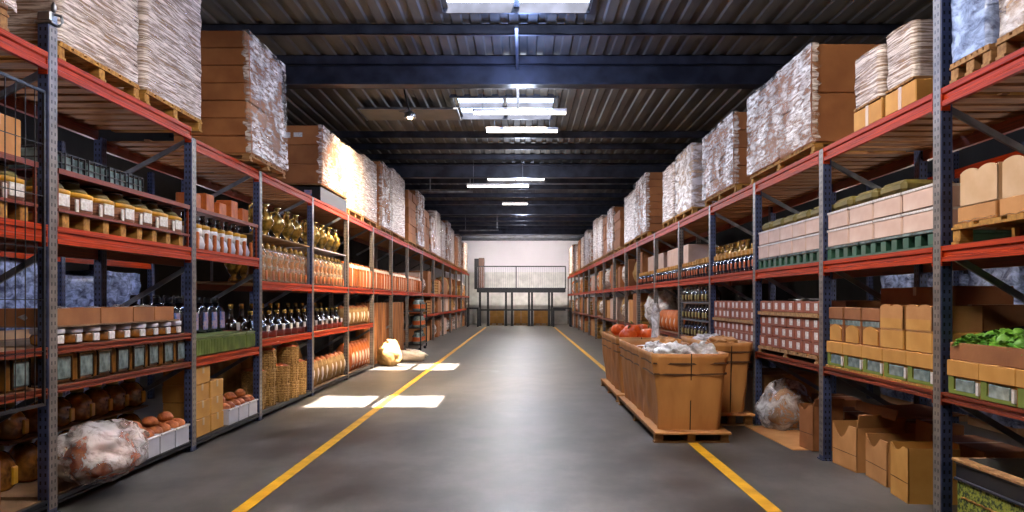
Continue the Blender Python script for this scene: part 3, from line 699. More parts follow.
# level B: white lidded jars, boards, brown trays
row(wjar, -1, lin(6.53, 8.8, 9), 1.332, .16, 'amber preserve jar with white lid, # from the camera, under the brown trays')
bd = one('tray_board', lambda m: m.box(-.55, -.02, 0, 2.3, 0, .012), SHELF, loc=(LX, 6.42, 1.478), label='thin brown board lying on the white lidded jars in the left rack', cat='board')
for i, (a, b) in enumerate(((6.42, 7.15), (7.17, 7.75), (7.77, 8.2), (8.22, 8.66))):
    w = b-a
    t = Kind('cardboard_tray', 'tray').body(lambda m: (m.box(-.22, .22, -w/2, w/2, 0, .01), m.box(-.22, -.21, -w/2, w/2, .01, .14), m.box(.21, .22, -w/2, w/2, .01, .14), m.box(-.21, .21, -w/2, -w/2+.01, .01, .14), m.box(-.21, .21, w/2-.01, w/2, .01, .14)), CARD)
    t.part('wrapped_goods', lambda m: m.blob((0, 0, .07), (.19, w/2-.03, .08), i, .25, nu=20, nv=10), FILM)
    t.put(at(-1, (a+b)/2, 1.491, .27), '%s low brown cardboard tray from the camera above the white lidded jars' % ORD[i], PI)
row(winj, -1, lin(6.57, 8.82, 8), 1.012, .17, 'ochre canister with grey window, # from the camera, below the white lidded jars')
# bottom of bay 2: white boxes of rolls, amber jugs
for i, y in enumerate((7.62, 7.98, 8.34, 8.7)):
    bin_.put(at(-1, y, .132, .17), 'white plastic box of orange rolls, %s from the camera, under the ochre canisters' % ORD[i], PI)
    for q, (dx, dy) in enumerate(((-.1, -.08), (-.1, .08), (.07, -.08), (.07, .08), (-.01, 0))):
        bun.put((LX-.17-dx, y+dy, .132+(.17 if q < 4 else .255)), 'orange baked roll in the %s white box from the camera, second left bay' % ORD[i], jit(3), group='rolls in the %s white box of the second left bay' % ORD[i])
row(jug, -1, lin(6.6, 8.8, 7), .132, .62, 'round amber jug, # from the camera, standing behind the white roll boxes', sc=(1, 1, 1.15))
jb = one('jug_board', lambda m: m.box(-.22, .2, -1.2, 1.2, 0, .015), SHELF, loc=(LX-.62, 7.66, .522), label='thin board lying on the lower amber jugs in the second left bay', cat='board')
row(jug, -1, lin(6.7, 8.8, 7), .538, .6, 'round amber jug on the thin board, # from the camera, second left bay', sc=(1, 1, .95))
# clear bag with orange goods bulging from the near end
bagm = Kind('clear_plastic_bag', 'bag').body(lambda m: m.blob((0, 0, .25), (.36, .46, .26), 11, .22, fr=1.7, nu=56, nv=34, flat=-.92), FILM)
bagm.part('orange_goods', lambda m: m.blob((.0, 0, .22), (.27, .34, .2), 12, .3, nu=24, nv=14), ORG)
bagm.put((LX+.08, 6.92, .14), 'large clear plastic bag of orange goods spilling from the lowest left shelf')
# ---- left bay 1 (edge of the picture)
wm = link('wire_mesh_panel', None, loc=(LX+.02, 3.5, 0), label='black wire mesh panel hung on the rack bay at the left picture edge', cat='mesh panel')
def mesh_(m):
    for i in range(24): m.box(-.003, .003, i*.117, i*.117+.005, .9, 3.3)
    for j in range(7): m.box(-.003, .003, 0, 2.7, .9+j*.4, .906+j*.4)
one('wire_grid', mesh_, BLACK, parent=wm)
one('panel_frame', lambda m: (m.box(-.01, .01, 0, .02, .88, 3.32), m.box(-.01, .01, 2.68, 2.7, .88, 3.32), m.box(-.01, .01, 0, 2.7, 3.3, 3.32), m.box(-.01, .01, 0, 2.7, .88, .9)), BLACK, parent=wm)
stand(4.2, 6.15, 2.292, 'red two tier display stand behind the wire mesh panel', .46)
row(honey, -1, lin(4.7, 5.95, 4), 2.439, .21, 'yellow banded jar behind the wire mesh, # from the camera', sc=(1, 1, .88))
for i, y in enumerate((5.1, 5.75)):
    k = carton(.55, .4, .3, CARD2); k.put(at(-1, y, 2.754, .25), '%s tan carton from the camera on the stand behind the wire mesh' % ORD[i], PI)
bl = Kind('plastic_bundle', 'bundle').body(lambda m: m.blob((0, 0, .16), (.3, .5, .2), 5, .3, nu=28, nv=16, flat=-.8), FILM)
bl.put(at(-1, 5.55, 1.332, .35), 'pale film wrapped bundle behind the lower wire mesh')
row(winj, -1, lin(5.0, 6.0, 3), 1.012, .17, 'ochre canister behind the wire mesh, # from the camera')
for i, y in enumerate((5.3, 5.85)):
    carton(.5, .5, .35, CARD, True).put(at(-1, y, .132, .5), '%s brown carton from the camera low down at the left picture edge' % ORD[i], PI)
# ---- left bay 3
stand(9.14, 11.27, 2.292, 'red two tier display stand holding the pear shaped bottles', .46, blocks=False)
row(pear, -1, lin(9.3, 11.1, 8), 2.292, .2, 'pear shaped white and yellow bottle, # from the camera, third left bay', sc=(1, 1.05, 1.06), rj=.02)
for i, y in enumerate(lin(9.4, 11.05, 5)):
    carton(.24, .2, (.2, .24, .18, .26, .2)[i], SACKO, False, 'orange_packet').put(at(-1, y, 2.754, .2), '%s orange packet from the camera on top of the pear bottle stand' % ORD[i], PI)
row(gcrate, -1, lin(9.42, 11.05, 5), 1.042, .24, 'ribbed green crate, # from the camera, in front of the black bottles')
hb = one('bottle_riser', lambda m: m.box(-.62, -.47, 0, 2.0, 0, .22, b=.01), BLACK, loc=(LX, 9.2, 1.042), label='black riser behind the green crates', cat='riser')
row(bbot, -1, lin(9.35, 11.1, 7), 1.264, .545, 'black bottle with blue label, # from the camera, behind the green crates', rj=.1, sc=(1.15, 1.25, 1.15))
row(bbot, -1, lin(9.45, 11.15, 7), 1.042, .86, 'tall black bottle in the rear row behind the green crates, # from the camera', sc=(1.1, 1.1, 1.75), rj=.1)
yc = carton(.42, .38, .2, CARDG, True)
for j in range(4):
    for i, y in enumerate((9.4, 9.86)):
        if i == 1 and j == 3: continue
        yc.put(at(-1, y, .112+j*.202, .22+jit(.01)), 'yellow-tan carton, %s from the bottom in the %s stack beside the white roll boxes' % (ORD[j], ('nearer', 'farther')[i]), PI+jit(.03))
for i, y in enumerate((10.32, 10.7, 11.08)):
    bin_.put(at(-1, y, .112, .2), 'white box of orange rolls, %s from the yellow-tan cartons' % ORD[i], PI)
    for q, (dx, dy) in enumerate(((-.1, -.08), (-.1, .08), (.07, -.08), (.07, .08), (-.01, 0))):
        bun.put((LX-.2-dx, y+dy, .112+(.17 if q < 4 else .255)), 'orange baked roll in the white box %s from the yellow-tan cartons' % ORD[i], jit(3), group='rolls in box %s beside the yellow cartons' % ORD[i])
one('dark_red_tub', lambda m: (m.lathe([(.2, 0), (.24, .02), (.27, .5), (.28, .52)], 24, sq=4),), RUST, loc=(LX-.75, 10.7, .112), label='dark red tub standing behind the white roll boxes', cat='tub')
# ---- left bays 4 and 5: gold flasks, upper level z 1.97
for b, (y0, y1) in ((4, (11.36, 14.2)), (5, (14.2, 17.1))):
    row(flask, -1, lin(y0+.2, y1-.2, 9), 1.972, .16, 'tall clear flask with amber bulb, # from the camera, %s left bay' % ORD[b-1], sc=(1.25, 1.25, 1))
    r = link('flask_shelf', None, loc=(LX, y0+.08, 1.972), label='pale raised shelf over the flasks in the %s left bay' % ORD[b-1], cat='shelf')
    w = y1-y0-.16
    one('board', lambda m: m.box(-.75, -.02, 0, w, .66, .68), WPLA if b == 5 else SHELF, parent=r)
    for yy in (.02, w-.02): [one('support', lambda m: m.box(xx, xx+.03, yy-.015, yy+.015, 0, .66), BRACE, parent=r) for xx in (-.74, -.06)]
    row(dec, -1, lin(y0+.35, y1-.35, 5), 2.654, .2, 'gold handled decanter, # from the camera, on the raised shelf, %s left bay' % ORD[b-1], sc=(1.3, 1.3, 1.35), rj=.5)
    row(dec, -1, lin(y0+.35, y1-.35, 6), 1.972, .5, 'gold handled decanter behind the flasks, # from the camera, %s left bay' % ORD[b-1], sc=(1.3, 1.3, 1.4), rj=.8)
    row(redb, -1, lin(y0+.2, y1-.2, 7), 1.132, .2, 'dark sauce bottle with red base and white label, # from the camera, %s left bay' % ORD[b-1])
    row(redb, -1, lin(y0+.3, y1-.3, 6), 1.132, .52, 'dark sauce bottle in the rear row, # from the camera, %s left bay' % ORD[b-1], sc=(1, 1, 1.25))
# bottom of bay 4: straw baskets in stacks, tan sacks behind
for i, (y, n, dp) in enumerate(((11.68, 2, .2), (12.1, 3, .18), (12.6, 2, .12), (13.05, 3, .1), (13.5, 2, .1))):
    for j in range(n):
        basket.put(at(-1, y, .112+j*.276, dp), 'straw basket, %s from the floor in the %s basket stack from the camera' % (ORD[j], ORD[i]), jit(1), parts=j == n-1, sc=(1, 1, .91))
tsk = Kind('burlap_sack', 'sack').body(lambda m: m.blob((0, 0, .42), (.26, .34, .46), 9, .15, nu=28, nv=18, flat=-.86), SACKT)
tsk.part('tied_neck', lambda m: m.lathe([(.08, .82), (.04, .87), (.07, .94), (.09, .96)], 12), SACKT)
for i, y in enumerate((11.95, 12.75, 13.55)): tsk.put(at(-1, y, .112, .72), 'big tan sack behind the straw baskets, %s from the camera' % ORD[i], jit(.5))
tsk.put(at(-1, 14.85, .112, .62), 'tan peaked sack standing behind the brown standing sacks, fifth left bay', .3, sc=(1.05, 1.05, .92))
row(spk, -1, lin(14.4, 16.9, 8), .112, .16, 'brown and white standing sack, # from the camera, lowest level, fifth left bay', rj=.3, sc=(1, 1.1, 1.15))
row(obag, -1, lin(17.37, 19.72, 8), .112, .18, 'orange and white bag, # from the camera, lowest level, sixth left bay', rj=.4, sc=(1, 1.1, 1.35))
row(spk, -1, lin(17.3, 19.8, 7), 1.132, .2, 'brown standing sack on the middle level, # from the camera, sixth left bay', rj=.3)
# white / orange packets on the upper level bays 6-9
for b, (y0, y1) in ((6, (17.1, 20.0)), (7, (20.0, 22.9)), (8, (22.9, 26.1)), (9, (26.1, 29.9))):
    row(sack, -1, lin(y0+.25, y1-.25, 7 if b < 9 else 8), 1.972, .16, 'white and orange paper packet, # from the camera, upper level, %s left bay' % ORD[b-1], rj=.1, sc=(1, 1.15, 1.05))
# brown rolls bays 7, 8 standing on the floor; white sack and plants in front
roll = Kind('corrugated_roll', 'roll').body(lambda m: m.lathe([(.2, 0)]+[(.2+.006*(q % 2), .01+1.6*q/40) for q in range(41)]+[(.2, 1.63)], 18, sx=.9), mat('roll_brown', '#bb7e4c', .7, var=.2, nscale=3, c2='#6e4022', stretch=(8, 8, .3)))
roll.part('core', lambda m: m.lathe([(.05, 1.62), (.05, 1.66)], 12), EDGE)
row(roll, -1, lin(20.3, 22.6, 5)+lin(23.2, 25.8, 6), 0, .3, 'tall brown corrugated roll on the floor, # from the camera', rj=1)
wsk = Kind('white_sack', 'sack').body(lambda m: m.blob((0, 0, .38), (.36, .5, .5), 14, .25, nu=24, nv=16, flat=-.76), SACKW)
wsk.part('tied_neck', lambda m: m.lathe([(.09, .78), (.05, .85), (.09, .95)], 12), SACKW)
Kind('burlap_sack', 'sack').body(lambda m: m.blob((0, 0, .34), (.34, .5, .42), 14, .25, nu=24, nv=16, flat=-.8), SACKT).part('tied_neck', lambda m: m.lathe([(.09, .66), (.05, .72), (.09, .8)], 12), SACKT).put((LX+.28, 20.75, 0), 'big tan sack slumped against the rack foot by the sun patch', .4, sc=(.85, .9, .85))
wsk.put((LX+.55, 22.4, 0), 'small tan sack lying on the floor beyond the big pale sack', 1.2, sc=(.7, 1.1, .35))
# trolley of glass jars, bay 9
tr = link('jar_trolley', None, loc=(LX+.05, 27.4, 0), label='dark shelf trolley of glass jars standing in the left rack', cat='trolley')
one('frame', lambda m: [m.box(x-.02, x+.02, y-.02, y+.02, .08, 1.6) for x in (-.4, .3) for y in (-.8, .8)], BLACK, parent=tr)
for z in (.2, .75, 1.3): one('tray', lambda m: m.box(-.42, .32, -.82, .82, z, z+.03), BLACK, parent=tr)
for x in (-.36, .26):
    for y in (-.7, .7): one('wheel', lambda m: m.lathe([(.05, -.02), (.055, 0), (.05, .02)], 12, M=Matrix.Translation((x, y, .05)) @ Matrix.Rotation(PI/2, 4, 'X')), BLACK, parent=tr)
rj = Kind('red_label_jar', 'jar').body(lambda m: m.lathe([(.13, 0), (.16, .03), (.16, .26), (.1, .34), (.1, .38)], 16), GLASSG)
rj.part('label', lambda m: m.lathe([(.165, .08), (.165, .22)], 16, caps=False), ORG)
rj.part('lid', lambda m: m.lathe([(.11, .38), (.11, .42)], 12), BLACK)
for j, z in enumerate((.232, .782, 1.332)):
    for i, y in enumerate((26.85, 27.3, 27.75)):
        rj.put((LX+.2, y, z), 'glass jar with red label, %s from the camera, %s trolley shelf' % (ORD[i], ('bottom', 'middle', 'top')[j]), PI)

# ------------------------------------------------------------------ right rack goods
GP = {}
for b, (y0, y1) in ((2, (6.24, 8.44)), (3, (8.63, 10.9))):
    w = y1-y0
    gp = link('green_pallet', None, loc=(RX+.52, (y0+y1)/2, 2.112), label='green pallet under the white cartons in the %s right bay' % ORD[b-1], cat='pallet')
    def g(m):
        m.box(-.5, .5, -w/2, w/2, .11, .135, b=.004); m.box(-.5, .5, -w/2, w/2, 0, .02)
        n = 10
        for i in range(n+1):
            y = -w/2+.06+(w-.12)*i/n; m.box(-.5, .5, y-.05, y+.05, .02, .11, b=.003)
    one('pallet_body', g, GREENP, parent=gp)
    one('lip', lambda m: m.box(-.51, -.5, -w/2, w/2, .12, .14), GLASSG, parent=gp)
    n = 4 if b == 2 else 5; st_ = w/n
    for j in range(2):
        for i in range(n):
            whb.put((RX+.27, y0+st_*(i+.5)+jit(.006), 2.249+j*.184), 'white carton, %s tier, %s from the camera, on the green pallet, %s right bay' % (('lower', 'upper')[j], ORD[i], ORD[b-1]), jit(.015), sc=(1, st_/.48, 1))
    for i in range(n):
        if b == 2 and i == 0: continue
        ocap.put((RX+.3, y0+st_*(i+.5), 2.618), 'olive padded lid on the %s white carton column from the camera, %s right bay' % (ORD[i], ORD[b-1]), jit(.03), sc=(1, st_/.48, 1))
# behind-pallet stock
bx = carton(.6, .5, .5, CARD)
bx.put(at(1, 6.55, 2.249, .82), 'brown carton behind the white cartons beside the tall right post', 0)
# bay 1 right, upper level
wp = link('wide_pallet', None, loc=(RX+.52, 4.85, 2.112), label='yellowish wooden pallet under the two pale display cartons, top right', cat='pallet')
link('pallet', pallet_mesh(2.3, 1.0, .15, WOODY), parent=wp)
one('plastic_film', lambda m: m.sheet(lambda u, v: (-.53+.4*v, -1.1+2.2*u, .158+.02*noise.noise(Vector((u*20, v*6, 1)))+.03*(1-v)*abs(noise.noise(Vector((u*12, 3, 1))))), 60, 8), FILM, loc=(RX+.55, 4.85, 2.112), label='crumpled clear film between the pallet and the pale display cartons', cat='plastic film')
for i, y in enumerate((5.72, 5.2, 4.68)): wavt.put((RX+.27, y, 2.112+.15+.125), 'pale tall display carton with wavy top, %s from the tall right post' % ORD[i], jit(.03), sc=(1, 1, .68))
sb = link('wire_stack', None, loc=(RX+.75, 6.02, 2.112+.155), label='stack of dark wire trays beside the tall right post, upper level', cat='tray stack')
for q in range(5): one('tray', lambda m: m.box(-.18, .18, -.06, .06, q*.09, q*.09+.05, b=.006), (GREY, CARD2)[q % 2], parent=sb)
# middle level bay 2 (R1)
ZB = 1.002
bp_ = link('shelf_pallet', None, loc=(RX+.5, 7.33, ZB), label='orange-tan low board under the window cartons, second right bay', cat='board')
one('board', lambda m: m.box(-.5, .5, -1.1, 1.1, 0, .02), WOODY, parent=bp_)
ys = lin(8.2, 6.45, 5)
for i, y in enumerate(ys): disp.put((RX+.22, y, ZB+.021), 'window carton with green base, %s from the tall right post' % ORD[4-i], jit(.01), sc=(1, 1.07, 1))
for i, y in enumerate((8.24, 7.83, 7.42)): archc.put((RX+.24, y, ZB+.272), 'carton with arched front, %s from the rose cartons' % ORD[i], jit(.02))
for i, y in enumerate((6.98, 6.5)):
    c = carton(.43, .4, .17, CARDG, False); c.put((RX+.22, y, ZB+.272), 'golden low carton under the wavy topped carton, %s the post' % ('farther from', 'nearer to')[i], 0)
    wav.put((RX+.22, y, ZB+.444), 'wavy topped carton on a golden low carton, %s the post' % ('farther from', 'nearer to')[i], 0, sc=(1, 1, .68))
c = carton(1.45, .5, .2, CARD); c.put((RX+.78, 7.6, ZB+.62), 'long brown carton lying behind the wavy topped cartons')
c = carton(1.1, .5, .58, CARD, True); c.put((RX+.76, 7.45, ZB+.022), 'deep brown carton underneath the long one behind the display cartons')
c = carton(.35, .55, .4, CARD, True); 
c.part('black_strap', lambda m: m.box(-.28, .28, -.178, -.174, .26, .285, M=Matrix.Rotation(-.12, 4, 'Y')), BLACK)
# bay 1 middle level
for i, y in enumerate((5.82, 5.4, 4.98, 4.56, 4.14)): disp.put((RX+.22, y, ZB+.002), 'window carton with green base under the lettuce tray, %s from the tall right post' % ORD[i], jit(.01), sc=(1, 1.04, 1))
lt = link('lettuce_tray', None, loc=(RX+.435, 4.86, ZB+.254), label='long open cardboard tray full of green lettuce', cat='tray')
one('tray_wall', lambda m: (m.box(-.42, -.405, -1.2, 1.15, 0, .13, b=.003), m.box(.4, .415, -1.2, 1.15, 0, .13, b=.003), m.box(-.405, .4, -1.2, -1.185, 0, .13), m.box(-.405, .4, 1.135, 1.15, 0, .13)), CARD, parent=lt)
one('tray_floor', lambda m: m.box(-.41, .41, -1.19, 1.14, 0, .01), CARD, parent=lt)
def leafy(m, seed):
    rnd = random.Random(seed)
    for i in range(44):
        a = rnd.uniform(0, 2*PI); tl = rnd.uniform(.2, 1.35); L_ = rnd.uniform(.05, .09); w = rnd.uniform(.025, .045)
        M = Matrix.Rotation(a, 4, 'Z') @ Matrix.Rotation(tl, 4, 'Y')
        vs = []
        nu, nv = 6, 5
        for j in range(nv+1):
            for k in range(nu+1):
                u = k/nu*2-1; v = j/nv
                ww = w*math.sin(PI*(.15+.75*v))
                p = Vector((.03*v*v*2+.012*math.sin(u*9+i)*v-.02*(1-u*u), u*ww, L_*v))
                vs.append(M @ p)
        m.add(vs, [(j*(nu+1)+k, j*(nu+1)+k+1, (j+1)*(nu+1)+k+1, (j+1)*(nu+1)+k) for j in range(nv) for k in range(nu)], 0, True)
    m.blob((0, 0, .03), (.05, .05, .05), seed, .2, nu=10, nv=8)
LK = [Kind('lettuce', 'lettuce').body(lambda m, q=q: leafy(m, q), LEAF) for q in range(4)]
for j in range(3):
    for i in range(11):
        LK[(i*3+j) % 4].put((RX+.12+j*.22+jit(.02), 5.9-i*.19+jit(.03), ZB+.37+.03*(j == 1)+jit(.015)), 'green lettuce head, %s from the tall post in the %s row of the tray' % (ORD[i], ('front', 'middle', 'rear')[j]), jit(3), sc=(1.15,)*3)
car = Kind('carrot', 'carrot').body(lambda m: m.lathe([(.004, 0), (.02, .05), (.028, .16), (.02, .18)], 10, M=Matrix.Rotation(PI/2, 4, 'X')), PUMP)
car.part('stalk', lambda m: m.tube([(0, -.18, 0), (.01, -.21, .01), (.0, -.23, .02)], .006), LEAF)
car.put((RX+.25, 5.2, ZB+.45), 'orange carrot lying on top of the lettuce heads', .9)
c2 = carton(.36, .56, .4, CARD, True)
c2.part('strap', lambda m: m.box(-.29, .29, -.184, -.181, .2, .225, M=Matrix.Rotation(-.13, 4, 'Y')), BLACK, 'black strap')
c2.put((RX+.73, 6.52, ZB+.26), 'brown carton with a black strap behind the lettuce, beside the tall post')
c3 = carton(.5, .6, .25, CARD); c3.put((RX+.55, 6.42, ZB), 'plain brown carton under the black strapped carton') if False else None
# bay 3 middle: rose cartons on a pallet
for b, (y0, y1, n, tiers, dep) in ((3, (8.66, 10.86, 8, 4, .2)), ) if False else ():
    pass
def roses(bn, y0, y1, n, tiers, zs, lab):
    w = y1-y0
    p_ = link('shelf_pallet', None, loc=(RX+.45, (y0+y1)/2, ZB), label='wooden pallet under the rose cartons in the %s right bay' % lab, cat='pallet')
    link('pallet', pallet_mesh(w, .9, .09, WOOD), parent=p_)
    z = ZB+.092
    for j in range(tiers):
        for i in range(n):
            y = y0+w*(i+.5)/n
            pack.put((RX+.17+jit(.008), y, z), 'rose carton with white label, %s tier, %s from camera, %s right bay' % (ORD[j], ORD[i], lab), jit(.02), sc=(1, w/n/.275, 1))
        z += .137
        if j == zs:
            one('divider_board', lambda m: m.box(-.03, .4, -w/2, w/2, 0, .045), WOOD, loc=(RX+.03, (y0+y1)/2, z), label='wooden divider board between rose carton tiers, %s right bay' % lab, cat='board'); z += .047
    one('brown_back_carton', lambda m: m.box(-.25, .25, -w/2+.05, w/2-.05, 0, .6, b=.008), CARD, loc=(RX+.7, (y0+y1)/2, ZB+.092), label='brown carton block behind the rose cartons, %s right bay' % lab, cat='box')
roses(3, 8.66, 10.86, 8, 4, 2, 'third')
roses(4, 11.1, 13.45, 9, 4, 1, 'fourth')
fl_ = one('folded_paper', lambda m: m.sheet(lambda u, v: (-.1+.2*v, -.4+.8*u, .01+.01*math.sin(u*9)), 12, 3), WLAB, loc=(RX+.15, 9.4, ZB+.092+.137*3+.047+.137+.005), label='sheet of white paper lying on the third bay rose cartons', cat='paper')
# upper bottle row bays 4-7
for b, (y0, y1) in ((4, (10.99, 13.6)), (5, (13.6, 16.3)), (6, (16.3, 19.3)), (7, (19.3, 22.2))):
    row(tbot, 1, lin(y0+.17, y1-.17, 11), 2.112, .11, 'dark bottle with tan cap, # from the camera, upper level, %s right bay' % ORD[b-1], sc=(1.2, 1.2, 1.2), parts=True)
    if b == 5: row(tbot, 1, lin(y0+.2, y1-.2, 9), 2.112, .36, 'dark bottle with tan cap in the rear row, # from the camera, %s right bay' % ORD[b-1], sc=(1.2, 1.2, 1.5), parts=b < 6)
c = carton(2.4, .5, .75, PALEB, False, 'white_carton'); c.part('band', lambda m: m.box(-.252, -.25, -1.2, 1.2, .3, .33), WLAB)
c.put((RX+.5, 20.7, 2.112), 'large pinkish white carton behind the dark bottles, seventh right bay')
c.put((RX+.5, 17.8, 2.112), 'large pinkish white carton behind the dark bottles, sixth right bay')
row(dec, 1, lin(13.9, 16.0, 7), 2.112, .72, 'gold decanter behind the dark bottles, # from the camera, fifth right bay', sc=(1.3, 1.3, 1.7), rj=1)
# dark bottles three tiers in bay 5
for j in range(3):
    z = ZB+.002+j*.33
    row(dbot, 1, lin(13.78, 16.12, 9), z, .13, 'dark bottle with olive label, # from the camera, %s tier, fifth right bay' % ('lower', 'middle', 'upper')[j], sc=(1.25, 1.25, 1.15))
    if j < 2:
        r = link('bottle_shelf', None, loc=(RX, 13.675, z), label='%s thin dark shelf between the dark bottle tiers, fifth right bay' % ('lower', 'upper')[j], cat='shelf')
        one('board', lambda m: m.box(.02, .4, 0, 2.55, .305, .322), BRACE, parent=r)
        for yy in (.01, 2.54): [one('support', lambda m: m.box(xx, xx+.015, yy-.01, yy+.01, 0, .305), BRACE, parent=r) for xx in (.37, .03)]
# bay 6: orange sacks, pinkish box ; bay 7: white wrapped bulk
row(obag, 1, lin(16.6, 19.0, 6), ZB, .2, 'orange bag, # from the camera, middle level, sixth right bay', rj=.5, sc=(1, 1.1, 1))
c = carton(2.2, .4, .9, PALEB, False, 'white_carton'); c.part('band', lambda m: m.box(-.202, -.2, -1.1, 1.1, .4, .43), WLAB); c.put((RX+.7, 17.8, ZB), 'pale pinkish carton behind the orange bags, sixth right bay')
wb = Kind('film_bundle', 'bundle').body(lambda m: m.blob((0, 0, .5), (.38, .5, .56), 21, .22, fr=2, nu=40, nv=26, flat=-.86), FILMW)
wb.part('goods', lambda m: m.blob((0, 0, .47), (.3, .42, .46), 22, .2, nu=20, nv=14, flat=-.9), SACKW)
wb.put(at(1, 20.15, ZB, .42), 'nearer white film bundle on the middle level, seventh right bay', .1, sc=(.85, .95, .9))
wb.put(at(1, 21.35, ZB, .42), 'farther white film bundle on the middle level, seventh right bay', 3.3, sc=(.85, .95, .85))

# ---- right floor: open cartons
def open_carton(name, w, d, h, mt, flaps, label, loc, rz, notch=0, fill=None, subs=True):
    r = link(name, None, loc=loc, rz=rz, label=label, cat='box'); t = .012
    def body(m):
        m.box(-d/2, d/2, -w/2, w/2, 0, t)
        m.box(d/2-t, d/2, -w/2, w/2, t, h)
        m.box(-d/2+t, d/2-t, -w/2, -w/2+t, t, h); m.box(-d/2+t, d/2-t, w/2-t, w/2, t, h)
        if notch:
            n = 10
            for i in range(n):
                u0, u1 = i/n, (i+1)/n
                def e(u): return h-(notch*math.sin(PI*min(1, max(0, (u-.3)/.7))) if u > .3 else 0)
                y0, y1 = -w/2+w*u0, -w/2+w*u1
                m.add([(-d/2, y0, 0), (-d/2, y1, 0), (-d/2, y1, e(u1)), (-d/2, y0, e(u0)), (-d/2+t, y0, 0), (-d/2+t, y1, 0), (-d/2+t, y1, e(u1)), (-d/2+t, y0, e(u0))],
                      [(0, 1, 2, 3), (4, 5, 6, 7), (3, 2, 6, 7)])
        else: m.box(-d/2, -d/2+t, -w/2, w/2, t, h)
    one('carton_body', body, mt, parent=r)
    for (sd_, ang, ln) in flaps:
        m = MB()
        if sd_ in 'FB':
            s_ = -1 if sd_ == 'F' else 1
            M = Matrix.Translation((s_*(d/2-t/2), 0, h)) @ Matrix.Rotation(s_*ang, 4, 'Y'); m.box(-t/2, t/2, -w/2+.01, w/2-.01, 0, ln, M=M)
        else:
            s_ = -1 if sd_ == 'N' else 1
            M = Matrix.Translation((0, s_*(w/2-t/2), h)) @ Matrix.Rotation(-s_*ang, 4, 'X'); m.box(-d/2+.01, d/2-.01, -t/2, t/2, 0, ln, M=M)
        link('flap', m.mesh('flap', mt), parent=r)
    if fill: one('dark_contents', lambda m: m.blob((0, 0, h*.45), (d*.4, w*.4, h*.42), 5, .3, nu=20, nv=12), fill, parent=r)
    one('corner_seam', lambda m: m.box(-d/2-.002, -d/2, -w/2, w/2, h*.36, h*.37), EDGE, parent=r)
    return r
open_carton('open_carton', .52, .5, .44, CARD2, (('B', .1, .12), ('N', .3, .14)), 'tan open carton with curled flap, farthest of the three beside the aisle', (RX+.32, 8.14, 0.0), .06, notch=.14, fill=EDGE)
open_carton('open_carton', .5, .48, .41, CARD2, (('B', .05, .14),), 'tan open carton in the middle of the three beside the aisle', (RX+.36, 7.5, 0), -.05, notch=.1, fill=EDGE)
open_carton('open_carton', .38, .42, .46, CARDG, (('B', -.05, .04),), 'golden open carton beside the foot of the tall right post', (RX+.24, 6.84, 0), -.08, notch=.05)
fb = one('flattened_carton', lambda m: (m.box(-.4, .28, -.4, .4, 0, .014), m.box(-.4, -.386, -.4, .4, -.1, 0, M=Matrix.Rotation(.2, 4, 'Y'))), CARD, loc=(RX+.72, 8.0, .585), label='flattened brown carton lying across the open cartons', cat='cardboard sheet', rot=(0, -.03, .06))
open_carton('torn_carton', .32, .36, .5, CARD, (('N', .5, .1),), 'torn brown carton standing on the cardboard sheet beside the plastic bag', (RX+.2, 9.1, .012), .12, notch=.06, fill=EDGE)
one('cardboard_sheet', lambda m: m.box(-.45, .4, -.85, .85, 0, .01), CARD2, loc=(RX+.28, 9.9, .001), rz=.04, label='flat tan cardboard sheet on the floor under the plastic bag', cat='cardboard sheet')
pb = Kind('plastic_bag', 'bag').body(lambda m: m.blob((0, 0, .27), (.36, .3, .34), 31, .2, fr=1.6, nu=48, nv=30, flat=-.78), FILM)
pb.part('paper_inside', lambda m: m.blob((.05, 0, .25), (.27, .22, .28), 32, .3, nu=20, nv=14, flat=-.85), CARD2)
pb.put((RX+.26, 10.5, .012), 'crumpled clear plastic bag on the floor against the rack foot')
for i, (y, d_, h_, w_) in enumerate(((7.0, .8, .45, .8), (7.98, .8, .5, .7), (9.3, .75, .4, .9), (10.35, .86, .45, .7))):
    carton(w_, .42, h_, CARD).put((RX+d_, y, .001), 'brown carton in shadow on the floor, %s' % ('behind the middle open carton', 'behind the farthest open carton', 'behind the torn carton', 'behind the plastic bag')[i], jit(.1))
# green net crate near corner
nc = link('net_crate', None, loc=(RX+.56, 4.86, 0), label='big dark rimmed crate with yellow-green netting at the bottom right', cat='crate')
def ncb(m):
    m.box(-.5, .5, -1.12, 1.12, 0, .03)
    for a in (-1, 1):
        m.box(a*.5-.01, a*.5+.01, -1.11, 1.11, .03, .36); m.box(-.5, .5, a*1.12-.01, a*1.12+.01, .03, .36)
one('netting', ncb, NET, parent=nc)
def ncr(m):
    for a in (-1, 1):
        for (z0, z1, o) in ((.36, .5, .012), (.36, .38, .03), (.485, .5, .03)):
            m.box(a*.5-o, a*.5+o, -1.13, 1.13, z0, z1, b=.004); m.box(-.5, .5, a*1.12-o, a*1.12+o, z0, z1, b=.004)
one('dark_rim', ncr, BLACK, parent=nc)
one('wood_edge', lambda m: (m.box(-.54, -.45, -1.14, 1.14, .5, .52, b=.004), m.box(-.45, .5, 1.06, 1.14, .5, .52, b=.004)), WOOD, parent=nc)
one('liner', lambda m: (m.box(-.47, -.46, -1.05, 1.05, .1, .49), m.box(.44, .45, -1.05, 1.05, .1, .56), m.box(-.46, .44, 1.04, 1.05, .1, .53), m.box(-.46, .44, -1.05, 1.05, .24, .25)), LINER, parent=nc)
one('rope', lambda m: m.tube([(-.514, -1.05+q*.05, .24+.008*(q % 2)) for q in range(43)], .007, 6), WOODY, parent=nc)
